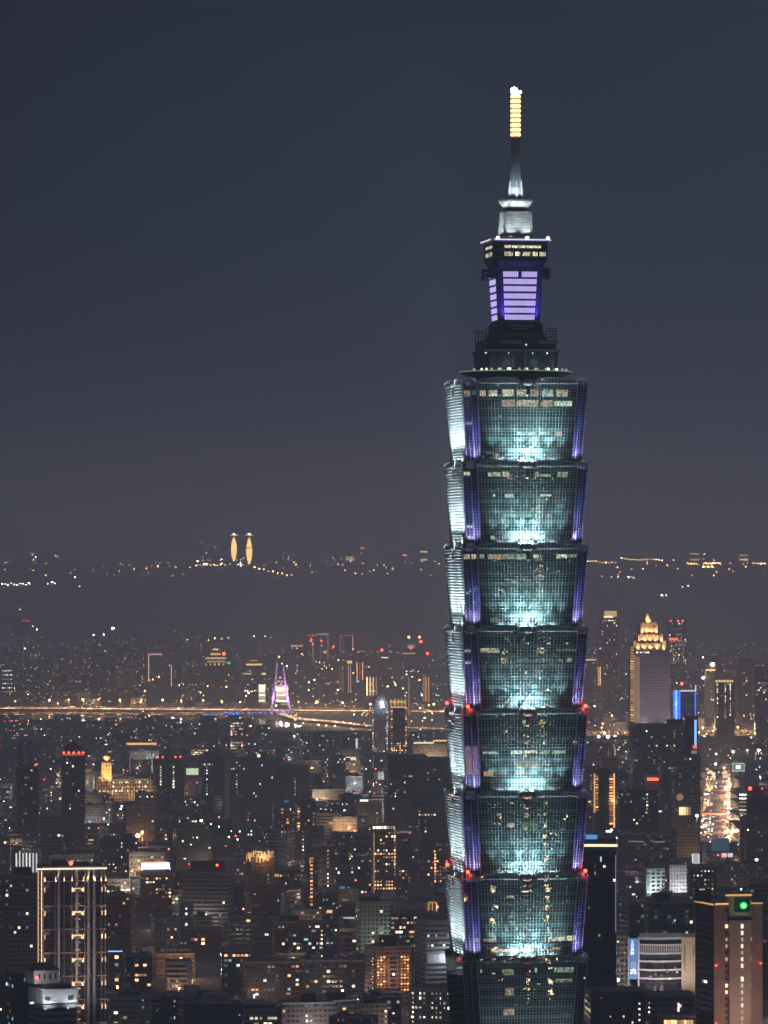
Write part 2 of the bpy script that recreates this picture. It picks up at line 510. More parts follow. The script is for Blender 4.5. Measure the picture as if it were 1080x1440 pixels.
ME = dict(glass=me_of(m_glass(), 'tier_glass', M['glass']), ledge=me_of(m_ledge(), 'ledge', M['ledge']),
          ruyi=me_of(m_ruyi(), 'ornament', M['ruyi']), ruyic=me_of(m_ruyi(), 'ornament', M['ruyi_orange_lit']),
          stem=me_of(m_stem(), 'ornament_stem', M['ruyi']), stemc=me_of(m_stem(), 'ornament_stem', M['ruyi_orange_lit']),
          dome=me_of(m_dome(), 'corner_dome', M['rim']))
for k in range(4):
    ME['grid%d' % k] = me_of(m_grid(k), 'mullion_grid', M['mullion'])
    for sg_ in 'np': ME['notch%s%d' % (sg_, k)] = me_of(m_notch(k, sg_), 'corner_mullions', M['mullion'])
    ME['rim%d' % k] = me_of(m_rim(k), 'parapet_rim', M['rim'])
    ME['span%d' % k] = me_of(m_span(k), 'spandrel_panels', M['spandrel'])
ME['fins3'] = me_of(m_fins(3), 'louvre_fins', M['spandrel_side']); ME['fins1'] = me_of(m_fins(1), 'louvre_fins', M['spandrel_side'])
TW = {}
for key, c, s in (('w', (1, .93, .62), 1.0), ('g', (.72, 1, .68), .75), ('c', (.75, 1, 1), 1.0), ('o', (1, .55, .18), .9), ('b', (1, .74, .48), .75),
                  ('d', (.75, .95, .55), .30), ('t', (.12, .55, .62), .35), ('r', (1, .35, .2), .35), ('p', (.65, .25, .6), .25), ('a', (1, .50, .28), .45)):
    TW[key] = glow('pane glow ' + key, c, s, .15, 1.1)
# lit rooms, and reflections drawn as glowing panes, of each tier, from the top one down: (u0, u1, v0, v1, colour) with u across the face, v down from the tier's top
PANES = {
    8: [(-.96, -.84, .12, .19, 'b'), (-.78, -.61, .12, .19, 'w'), (-.5, -.28, .11, .19, 'w'), (-.22, 0, .11, .19, 'w'), (.06, .23, .11, .19, 'b'), (.3, .52, .11, .19, 'c'), (.58, .82, .11, .19, 'w'),
        (-.52, -.25, .235, .32, 'b'), (-.22, .23, .235, .32, 'w'), (.29, .52, .235, .32, 'b'), (.56, .92, .245, .31, 'g'), (-.22, .18, .62, .66, 'c'), (.26, .5, .62, .65, 'c'), (.61, .76, .61, .67, 'b'),
        (-.88, -.72, .86, .89, 'd'), (-.7, -.6, .88, .92, 'b')],
    7: [(-.8, -.55, .11, .16, 'g'), (-.5, -.38, .10, .17, 'w'), (.15, .24, .10, .16, 'g'), (.27, .47, .13, .16, 'g'), (.6, .82, .10, .17, 'g'), (-.7, -.4, .045, .055, 'r'), (-.46, -.28, .37, .42, 'c'), (-.16, .2, .37, .42, 't'),
        (.28, .5, .37, .4, 'g'), (-.5, .22, .61, .65, 'd'), (.43, .53, .61, .65, 'o'), (.62, .8, .49, .54, 't'), (-.54, .48, .87, .92, 'd'), (-.8, -.7, .88, .92, 'g'), (-.1, .4, .215, .25, 't'), (-.7, -.66, .38, .41, 'c')],
    6: [(-.96, -.86, .10, .15, 'g'), (-.8, -.67, .10, .16, 'w'), (-.66, -.52, .09, .17, 'o'), (-.5, -.25, .10, .16, 'g'), (-.22, -.02, .10, .16, 'g'), (.12, .23, .10, .15, 'g'), (.58, .8, .10, .15, 'w'), (.82, .99, .10, .14, 'g'),
        (.4, .43, .26, .29, 'c'), (-.4, -.32, .24, .27, 't'), (-.8, -.6, .87, .92, 'd'), (-.5, .5, .80, .85, 't')],
    5: [(-.96, -.57, .24, .29, 'w'), (.27, .42, .25, .28, 'd'), (.6, .99, .25, .28, 'd'), (-.23, .5, .37, .41, 'd'), (.62, .75, .37, .40, 'd'), (.83, .93, .36, .41, 'g'), (.1, .28, .47, .6, 'p'), (-.93, -.86, .49, .53, 'd')],
    4: [(-.92, -.62, .49, .52, 'c'), (-.34, -.1, .47, .52, 'c'), (-.08, .22, .47, .51, 'w'), (.28, .48, .47, .52, 'g'), (.55, .82, .47, .52, 'g'), (-.25, .24, .56, .77, 'a'), (-.93, -.74, .72, .79, 'o'), (-.6, -.44, .71, .77, 'r'), (-.1, -.03, .11, .15, 'g'),  # orange and reddish panes imitate an orange sign's reflection
        (-.95, -.8, .42, .46, 'r')],
    3: [(-.12, .25, .35, .41, 'd'), (-.42, -.27, .34, .40, 'b'), (-.4, -.3, .56, .60, 'd'), (-.36, -.27, .08, .12, 'b'), (-.5, -.3, .85, .9, 'd')],  # upper beige pane imitates a reflection
    2: [(-.42, -.28, .22, .26, 'w'), (-.45, -.4, .62, .67, 'g'), (-.24, -.2, .62, .67, 'g'), (-.95, -.65, .75, .79, 'b'), (.55, .85, .74, .79, 'w'), (.87, .99, .73, .79, 'w'), (-.7, .15, .88, .92, 'b'), (.55, .75, .87, .9, 'b'), (-.4, -.3, .47, .5, 'b')],
    1: [(.53, .93, .11, .17, 'g'), (.15, .2, .11, .17, 'g'), (-.95, -.91, .12, .16, 'g'), (-.5, -.28, .12, .2, 'd'), (-.45, -.28, .32, .46, 'b'), (-.5, -.27, .58, .68, 'b'), (.58, .92, .25, .29, 'd'), (-.04, .03, .7, .72, 'c')],  # the tall beige panes imitate golden reflections
}
NOTCH_PANES = {8: [(-1, .2, .12, .19, 'b'), (-1, .7, .12, .17, 't'), (-1, .3, .5, .53, 'c')], 7: [(-1, .45, .10, .15, 'w'), (-1, .4, .75, .78, 'c'), (-1, .2, .88, .92, 'c'), (1, .5, .87, .92, 'b')],
         6: [(-1, .15, .10, .16, 'w'), (-1, .7, .10, .16, 'w'), (-1, .5, .5, .54, 't')], 5: [(-1, .4, .26, .29, 'g'), (-1, .3, .4, .43, 'c')],
         4: [(-1, .2, .43, .77, 'a'), (-1, .72, .43, .77, 'a')], 3: [(-1, .3, .4, .44, 't')], 2: [(-1, .5, .75, .79, 'b'), (1, .5, .73, .79, 'w')], 1: []}  # the tall orange panes imitate the sign's reflection
rr = random.Random(5)
room_mesh = {}
for tier in range(1, 9):
    z0 = TZ(538 + 114.7 * (8 - tier)) - H
    tr = link('tier', ME['glass'], tower, (0, 0, z0))
    for k in range(4):
        link('corner_mullions', ME['notchn%d' % k], tr); link('corner_mullions', ME['notchp%d' % k], tr)
        if tier == 1 and k == 3: continue
        link('mullion_grid', ME['grid%d' % k], tr); link('parapet_rim', ME['rim%d' % k], tr)
        if tier == 1 and k == 3: continue
        if k in (1, 3): link('louvre_fins', ME['fins%d' % k], tr)
        else: link('spandrel_panels', ME['span%d' % k], tr)
        orange_lit = tier <= 4
        link('ornament', ME['ruyic' if orange_lit else 'ruyi'], tr, (0, 0, H - 1.1), None, k * math.pi / 2)
        link('ornament_stem', ME['stemc' if orange_lit else 'stem'], tr, (0, 0, H - .9), None, k * math.pi / 2)
        link('corner_dome', ME['dome'], tr, (0, 0, H - .4), None, k * math.pi / 2)
    link('ledge', ME['ledge'], tr)
    rooms = list(PANES[tier])
    for i in range(9):
        u = rr.uniform(-.95, .9); f = rr.randrange(8)
        rooms.append((u, u + rr.uniform(.03, .09), 1 - (f + .62) / 8, 1 - (f + .40) / 8, rr.choice('dddtgtb')))
    for (u0, u1, v0, v1, c) in rooms:
        t0, t1 = 1 - v1, 1 - v0
        (a0, r0), (a1, r1) = AR(t0), AR(t1)
        mb = MB().loft([[PT(0, u0 * a0, r0 + .02, t0 * H), PT(0, u1 * a0, r0 + .02, t0 * H), PT(0, u1 * a0, r0 - .4, t0 * H), PT(0, u0 * a0, r0 - .4, t0 * H)],
                        [PT(0, u0 * a1, r1 + .02, t1 * H), PT(0, u1 * a1, r1 + .02, t1 * H), PT(0, u1 * a1, r1 - .4, t1 * H), PT(0, u0 * a1, r1 - .4, t1 * H)]])
        link('glowing_pane', me_of(mb, 'glowing_pane', TW[c]), tr)
    for (sg, q, v0, v1, c) in NOTCH_PANES[tier]:
        t0, t1 = 1 - v1, 1 - v0; mb = MB(); rg = []
        for t in (t0, t1):
            a, r = AR(t); b = r - DN
            if q < .5: n, ua = a + .03, sg * (b + (r - b) * .5); hw = 1.2
            else: n, ua = b + .03, sg * (a + (b - a) * .5); hw = .9
            rg.append([PT(0, ua - hw, n, t * H), PT(0, ua + hw, n, t * H), PT(0, ua + hw, n - .3, t * H), PT(0, ua - hw, n - .3, t * H)])
        mb.loft(rg); link('glowing_pane', me_of(mb, 'glowing_pane', TW[c]), tr)
    # floodlights over the setback below, on brackets added to throw light farther up
    if tier == 1:
        for u in (-14, -4, 5, 14): lamp('floodlight_beam', 'SPOT', (*PT(0, u, R0 + 6, 0)[:2], z0 - 6), 8000, (.75, .95, 1), tower, (*PT(0, u, R0 + 2.5, 0)[:2], z0 + 24), R(60), 1, .3)
    if tier >= 2:
        fl = []
        LF = dict(c=(.60, .95, 1.0), v=(.24, .24, 1.0), m=(.55, .38, 1.0))
        hot = {8: 1.1, 7: 1.0, 6: 1.0, 5: .9, 4: .85, 3: .85, 2: .85}[tier]
        fz = 1.9; NO = 3.1
        for u, g in ((-3.5, .9), (3.5, .9), (0, 1.2)):
            fl.append((PT(0, u, R0 + NO, fz), PT(0, u * 1.6, R0 + .5, 6), R(100), 9000 * hot * g, LF['c']))
        for u, g in ((-2.6, 1), (2.6, 1), (0, .8), (-6, .7), (6, .7), (-10, .4), (10, .4)):
            fl.append((PT(0, u, R0 + 1.5, .2), PT(0, u * 1.2, R0 + .3, 5), R(135), 2600 * hot * g * rr.uniform(.6, 1.35), (.86, .98, 1)))
        for u, g in ((-14, .35), (-9, .8), (-3, 1.1), (3, 1.1), (9, .9), (14, .4)):
            g *= rr.uniform(.6, 1.4)
            fl.append((PT(0, u, R0 + NO, fz), PT(0, u, R0 + 1.6, 20), R(48), 30000 * hot * g, LF['c']))
        for u, g in ((-13, .6), (-5, 1), (5, 1), (13, .7)):
            fl.append((PT(0, u, R0 + NO + .3, fz), PT(0, u, R0 + 1.9, 26), R(24), 36000 * hot * g, LF['c']))
        for u, g in ((-11, .9), (-4, .9), (5, 1), (14, 1)):
            fl.append((PT(3, u, R0 + NO, fz), PT(3, u, R0 + 1.5, 20), R(60), 62000 * hot * g, (.82, .96, 1)))
        for u in (-9, 0, 9): fl.append((PT(3, u, R0 + 1.5, .2), PT(3, u, R0 + .3, 5), R(135), 2600 * hot, (.82, .96, 1)))
        for u, g in ((-8, .7), (10, 1)):
            fl.append((PT(3, u, R0 + NO, fz), PT(3, u, R0 + 1.7, 26), R(26), 150000 * hot * g, (.82, .96, 1)))
        for sg in (-1, 1):
            b0 = R0 - DN
            fl.append((PT(0, sg * (b0 + 1.6), b0 + 4.2, 2.8), PT(0, sg * (b0 + .9), b0 + 1.6, 20), R(50), 19000, LF['v']))
            fl.append((PT(0, sg * (b0 + 1.6), b0 + 4.2, 2.8), PT(0, sg * (b0 + .3), b0, 6), R(95), 4200, LF['m']))
        for (p, q, sz, pw, c) in fl:
            lamp('floodlight_beam', 'SPOT', (p[0], p[1], p[2] + z0), pw, c, tower, (q[0], q[1], q[2] + z0), sz, .9, .25)
            d = (Vector(q) - Vector(p)).normalized()
            MB().box(p[0] - .3, p[0] + .3, p[1] - .2, p[1] + .2, p[2] - .75, p[2] - .35).beam((p[0], p[1], p[2] - .6), (p[0] * .88, p[1] * .88, p[2] - 1.3), .15).build('floodlight', M['black'], tr)
    # red aviation lamps on two of the setbacks
    if tier in (2, 4):
        for sg, kk in ((-1, 0), (1, 0), (-1, 3)):
            p = PT(kk, sg * (R1 - 1.6), R1 - 1.6, H + 1.9)
            MB().ball(p[0], p[1], p[2], .7, 12, 8).build('aviation_lamp', G['red'], tr)
            MB().cyl(p[0], p[1], p[2] - 2.2, p[2] - .8, .25, 8).build('lamp_post', M['black'], tr)
            lamp('aviation_glow', 'POINT', (p[0] * 1.05, p[1] * 1.05, p[2] + z0 + .3), 900, (1, .06, .03), tower, rad=.8)
# base block under the lowest tier
zb = TZ(538 + 114.7 * 7) - H
MB().loft([[PT(k, s * 28, 28, -0.0) for k in range(4) for s in (-1, 1)], [PT(k, s * 21, 23.5, zb) for k in range(4) for s in (-1, 1)]]).build('podium', M['glass'], tower)

# ---- roof and spire, all lofted about the axis
TOP = TZ(538)


def sq(h, z, c=.12):
    q = h * (1 - c); return [(-q, -h, z), (q, -h, z), (h, -q, z), (h, q, z), (q, h, z), (-q, h, z), (-h, q, z), (-h, -q, z)]


def sqs(name, prof, mat, c=.12, parent=tower):
    return MB().loft([sq(h, z, c) for h, z in prof]).build(name, mat, parent)


sc_ = MB().lathe([(17.5, TOP - 1.6), (19, TOP + 2.0), (22.6, TOP + 3.6), (23, TOP + 4.1), (21, TOP + 4.6), (12, TOP + 4.7)], 0, 0, 40).build('roof_saucer', M['crown_dark'], tower)
MB().lathe([(22.4, TOP + 4.1), (23.2, TOP + 4.15), (23.2, TOP + 4.5), (22.4, TOP + 4.6)], 0, 0, 48).build('saucer_rim', glow('dim green rim light', (.55, .85, .6), .28), sc_)
for i, s in enumerate((-.92, -.80, -.72, -.63, -.5, -.47, -.33, -.30, -.12, 0, .03, .2, .24, .42, .47, .6, .66, .8, .9)):    # lamps round the saucer's rim
    c = G['white'] if i % 4 else G['cool']
    if i % 3 == 0: c = G['greenish']
    MB().box(s * 21 - .4, s * 21 + .4, -22.0 * math.sqrt(max(0, 1 - s * s * .86)), -22.0 * math.sqrt(max(0, 1 - s * s * .86)) + .7, TOP + 4.5, TOP + 5.4).build('rim_lamp', c, sc_)
for u in (-14, -5, 6, 15): lamp('rim_glow', 'POINT', (u, -21.4, TOP + 6.6), 260, (.7, 1, .9), tower, rad=.3)
b1 = sqs('machine_floor', [(14.6, TZ(520)), (15.2, TZ(497)), (15.6, TZ(495.5)), (15.6, TZ(493.5))], M['crown_dark'], .1)
MB().box(-15.6, 15.6, -15.9, -15.65, TZ(496), TZ(493)).build('fascia', M['crown_grey'], b1)
for u in (-3.9, 1.0): MB().box(u - .25, u + .25, -15.6, -15.2, TZ(519), TZ(496)).build('pilaster', M['crown_grey'], b1)
for u in (-15.5, -6, 4, 10): MB().ball(u, -16.5, TZ(498.5), .35, 8, 6).build('small_lamp', G['cool'], b1)
b2 = sqs('setback_floor', [(14.4, TZ(494)), (14.6, TZ(480))], M['crown_dark'], .1)
for u0, u1 in ((-9.5, -.5), (7, 15)): MB().box(u0, u1, -14.95, -14.6, TZ(485), TZ(480.5)).build('fascia', M['crown_grey'], b2)
MB().ball(1.5, -15.2, TZ(486.5), .4, 8, 6).build('small_lamp', G['cool'], b2)
b3 = sqs('stepped_base', [(11.8, TZ(480)), (9.8, TZ(468)), (9.6, TZ(455))], M['crown_dark'], .1)
for i, (w, py) in enumerate(((4.2, 473), (5.4, 461), (3.4, 465))): MB().box(-w, w, -12.6 + i * .3, -11.9 + i * .5, TZ(py), TZ(py - 2.4)).build('louvre', M['crown_grey'], b3)
for sg in (-1, 1):                                                             # open screens on both sides
    for yy in (-12.5, 12.5):
        mb = MB()
        for j in range(4): mb.beam((sg * (10.5 + j * 1.35), yy, TZ(480)), (sg * (10.5 + j * 1.35), yy, TZ(463)), .3)
        for j in range(5): mb.beam((sg * 10.5, yy, TZ(480 - j * 4.2)), (sg * 14.6, yy, TZ(480 - j * 4.2)), .25)
        mb.build('open_screen', M['crown_dark'], tower)
# violet trunk
def trunk_h(py): return 10.0 + (8.6 - 10.0) * (py - 374) / 81.0


tk = sqs('lantern_trunk', [(trunk_h(455), TZ(456)), (trunk_h(374), TZ(372))], M['violet_frame'], .16)
YB = [(383.5, 391), (393.7, 401), (403.8, 411), (414, 421.2), (424, 431), (434, 441), (443.7, 450.7)]
for i, (p0, p1) in enumerate(YB):
    for k, w, mt in ((0, .72, G['violet']), (3, .70, G['violet']), (1, .7, G['violet'])):
        hh0, hh1 = trunk_h(p1), trunk_h(p0)
        segs = [(-w, -.07), (.07, w)] if i == 0 else [(-w, w)]
        for s0, s1 in segs:
            MB().loft([[PT(k, s0 * hh0, hh0 + .1, TZ(p1)), PT(k, s1 * hh0, hh0 + .1, TZ(p1)), PT(k, s1 * hh0, hh0 - .3, TZ(p1)), PT(k, s0 * hh0, hh0 - .3, TZ(p1))],
                       [PT(k, s0 * hh1, hh1 + .1, TZ(p0)), PT(k, s1 * hh1, hh1 + .1, TZ(p0)), PT(k, s1 * hh1, hh1 - .3, TZ(p0)), PT(k, s0 * hh1, hh1 - .3, TZ(p0))]]).build('lit_panel', mt, tk)
mb = MB()
for i in range(19):
    s = -.72 + 1.44 * i / 18; mb.beam(PT(0, s * trunk_h(455), trunk_h(455) + .2, TZ(452)), PT(0, s * trunk_h(374), trunk_h(374) + .2, TZ(382)), .10)
mb.build('panel_mullions', M['violet_frame'], tk)
for u, yy in ((-7, -13), (7, -13)): lamp('violet_wash', 'SPOT', (u, yy, TZ(462)), 12000, (.22, .14, 1), tower, (u * .9, -9.5, TZ(400)), R(75), .9)
lamp('violet_wash', 'SPOT', (-13, 0, TZ(462)), 9000, (.22, .14, 1), tower, (-9.5, 0, TZ(405)), R(75), .9)
for sx in (-1, 1):                                                             # dark ruyi at the shoulders
    for sy in (-1, 1):
        MB().lathe([(.1, -2.6), (1.4, -2.2), (2.0, -1), (1.2, .2), (1.9, 1.0), (1.5, 2.2), (.1, 2.7)], sx * 11.2, sy * 8.5, 10).build('shoulder_ornament', M['crown_dark'], tk).location = (0, 0, TZ(385))
# observatory block
ob1 = sqs('observatory', [(9.6, TZ(377)), (11.1, TZ(369)), (11.3, TZ(366)), (11.3, TZ(342))], M['crown_dark'], .12)
for py0, py1, segs in ((347.3, 350.8, [(-6.8 + i * 3.1, -6.8 + i * 3.1 + 2.7) for i in range(5)]), (356.2, 361.8, [(-6.8, -3.2), (-2.2, -.3), (.7, 4.2), (5.0, 7.0), (7.8, 10.4)])):
    for a, b in segs: MB().box(a, b, -11.45, -11.2, TZ(py1), TZ(py0)).build('glowing_pane', TW['w'], ob1)
    for a, b in ((-8, -2), (0, 6)): MB().box(-11.45, -11.2, a, b, TZ(py1), TZ(py0)).build('glowing_pane', TW['w'], ob1)
for py in (346, 352.5, 355, 363.5): MB().loft([sq(11.6, TZ(py + .6)), sq(11.6, TZ(py - .6))]).build('cornice', M['crown_grey'], ob1)
dk = sqs('lit_deck', [(11.6, TZ(341.5)), (12.4, TZ(339.6)), (12.4, TZ(338.4))], M['rim'], .12)
for k in (0, 1, 2, 3): MB().loft([[PT(k, -11.2, 12.45, TZ(340.2)), PT(k, 11.2, 12.45, TZ(340.2)), PT(k, 11.2, 12.7, TZ(340.2)), PT(k, -11.2, 12.7, TZ(340.2))], [PT(k, -11.2, 12.45, TZ(338.3)), PT(k, 11.2, 12.45, TZ(338.3)), PT(k, 11.2, 12.7, TZ(338.3)), PT(k, -11.2, 12.7, TZ(338.3))]]).build('glow_strip', G['strip_white'], dk)
for u, v in ((-9.6, -11.9), (11.2, -11.9), (2.5, -11.9)): MB().ball(u, v, TZ(337), .75, 10, 6).build('floodlight', glow('white floodlight', (.8, .95, 1), 6), dk)
sqs('drum_plinth', [(9.2, TZ(338.4)), (8.8, TZ(334)), (6.4, TZ(333.5)), (6.2, TZ(330))], M['crown_grey'], .12)
dr = sqs('louvre_drum', [(5.6, TZ(330)), (5.2, TZ(298))], M['crown_grey'], .1)
for j in range(14):
    z_ = TZ(329 - j * 2.25); h_ = 6.2 - j * .035
    MB().loft([sq(h_, z_, .1), sq(h_, z_ + .38, .1)]).build('louvre', M['rim'], dr)
sqs('bowl_neck', [(4.4, TZ(298)), (4.0, TZ(292.5))], M['crown_dark'], .2)
MB().lathe([(3.9, TZ(293)), (5.6, TZ(290)), (7.2, TZ(284)), (7.35, TZ(281.5)), (6.7, TZ(281.4)), (5, TZ(283))], 0, 0, 32).build('bowl', M['rim'], tower)
MB().lathe([(2.45, TZ(284)), (2.2, TZ(262)), (2.0, TZ(230)), (1.85, TZ(193))], 0, 0, 16).build('spire_shaft', M['crown_grey'], tower)
for k in range(4): MB().beam(PT(k, 0, 2.9, TZ(281)), PT(k, 0, 2.3, TZ(254)), .5).build('spire_rib', M['rim'], tower)
sn_ = MB().lathe([(1.5, TZ(193)), (1.5, TZ(131))], 0, 0, 16).build('spire_lantern', glow('golden spire light', (1, .33, .05), 1.3), tower)
hot_ = glow('hot golden tube', (1, .70, .30), 2.6)
for j in range(9):
    z_ = TZ(191.5 - j * 6.7)
    MB().lathe([(1.85, z_), (2.15, z_ + .3), (2.15, z_ + 1.15), (1.85, z_ + 1.4)], 0, 0, 16).build('lantern_ring', hot_, sn_)
    MB().lathe([(2.3, z_ - .32), (2.3, z_ - .12)], 0, 0, 16).build('lantern_collar', M['crown_grey'], sn_)
MB().lathe([(.5, TZ(131)), (.3, TZ(128))], 0, 0, 8).build('spire_tip', M['rim'], tower)
beacon = glow('white beacon', (.75, .95, 1), 30)
MB().ball(-.7, -.6, TZ(127.6), 1.5, 14, 10).build('beacon', beacon, tower)
MB().ball(1.9, -.4, TZ(129), .6, 10, 8).build('beacon', beacon, tower)
lamp('beacon_light', 'POINT', (-.5, -2.5, TZ(127)), 1500, (.8, .95, 1), tower, rad=.8)
for a in range(6):
    an = a * math.pi / 3 + .5; q = (math.cos(an), math.sin(an))
    lamp('spire_flood', 'SPOT', (q[0] * 5.6, q[1] * 5.6, TZ(280.6)), 9000, (.8, 1, .97), tower, (q[0] * 2, q[1] * 2, TZ(263)), R(60), .8)
for a in range(8):
    an = a * math.pi / 4 + .39; q = (math.cos(an), math.sin(an))
    lamp('drum_flood', 'SPOT', (q[0] * 11.4, q[1] * 11.4, TZ(337.4)), 8500, (.8, 1, .93), tower, (q[0] * 5.6, q[1] * 5.6, TZ(312)), R(60), .8)
    lamp('bowl_flood', 'SPOT', (q[0] * 6.9, q[1] * 6.9, TZ(297)), 330, (.8, 1, .93), tower, (q[0] * 6.0, q[1] * 6.0, TZ(287)), R(110), .8)

# ================================================================== CITY
def rgb(*c): return c


FM = {   # generic facade kinds: material, window pitch, description
    'grey': (facade('grey tiled block', (.17, .165, .16), (.02, .025, .03), 2.8, 3.2, .55, .45, bands=.5, lit=(.13, .30)), 2.8, 3.2, 'grey tiled'),
    'dark': (facade('dark office block', (.06, .065, .075), (.012, .018, .025), 3.0, 3.6, .75, .5, bands=.6, lit=(.13, .30)), 3.0, 3.6, 'dark glass'),
    'beige': (facade('beige tiled block', (.30, .25, .20), (.025, .025, .03), 3.2, 3.3, .5, .42, bands=.3, lit=(.13, .30)), 3.2, 3.3, 'beige tiled'),
    'white': (facade('white rendered block', (.40, .39, .38), (.09, .09, .095), 3.0, 3.3, .5, .45, bands=.3, lit=(.13, .30)), 3.0, 3.3, 'pale rendered'),
    'brown': (facade('brown brick block', (.15, .09, .07), (.02, .02, .025), 2.9, 3.2, .5, .45, bands=.4, lit=(.13, .30)), 2.9, 3.2, 'brown brick'),
    'ribbon': (facade('ribbon window office', (.26, .26, .27), (.015, .02, .028), 40, 3.6, 1.0, .48), 3.0, 3.6, 'ribbon-windowed'),
    'black': (facade('black tower', (.028, .03, .036), (.01, .013, .02), 2.6, 3.6, .8, .6, bands=.4), 2.6, 3.6, 'black'),
    'fins': (facade('vertical fin block', (.22, .21, .2), (.02, .024, .03), 1.9, 60, .5, 1.0), 2.0, 3.4, 'vertically ribbed'),
}
WM = {k: me_of(MB().box(-.5, .5, -.12, .12, -.5, .5), 'window', G[k]) for k in G}
RED_BALL = me_of(MB().ball(0, 0, 0, 1, 10, 6), 'roof_lamp', G['red'])
REDS_BALL = me_of(MB().ball(0, 0, 0, 1, 10, 6), 'roof_lamp', G['red_soft'])
STREET_BALL = me_of(MB().ball(0, 0, 0, 1, 10, 6), 'lamp_head', G['street'])
WHITE_BALL = me_of(MB().ball(0, 0, 0, 1, 10, 6), 'lamp_head', G['street_white'])
TANK = me_of(MB().lathe([(1, 0), (1, 2.0), (.9, 2.3), (.3, 2.6)], 0, 0, 12), 'water_tank', M['tank'])
HUT = me_of(MB().box(-.5, .5, -.5, .5, 0, 1), 'stair_house', M['concrete'])
HUTD = me_of(MB().box(-.5, .5, -.5, .5, 0, 1), 'stair_house', M['dark_roof'])
MAST = me_of(MB().cyl(0, 0, 0, 1, .12, 6, .05), 'antenna', M['steel'])

HEROES = []     # (px0, px1, ytop, yvisible bottom, Z, name)


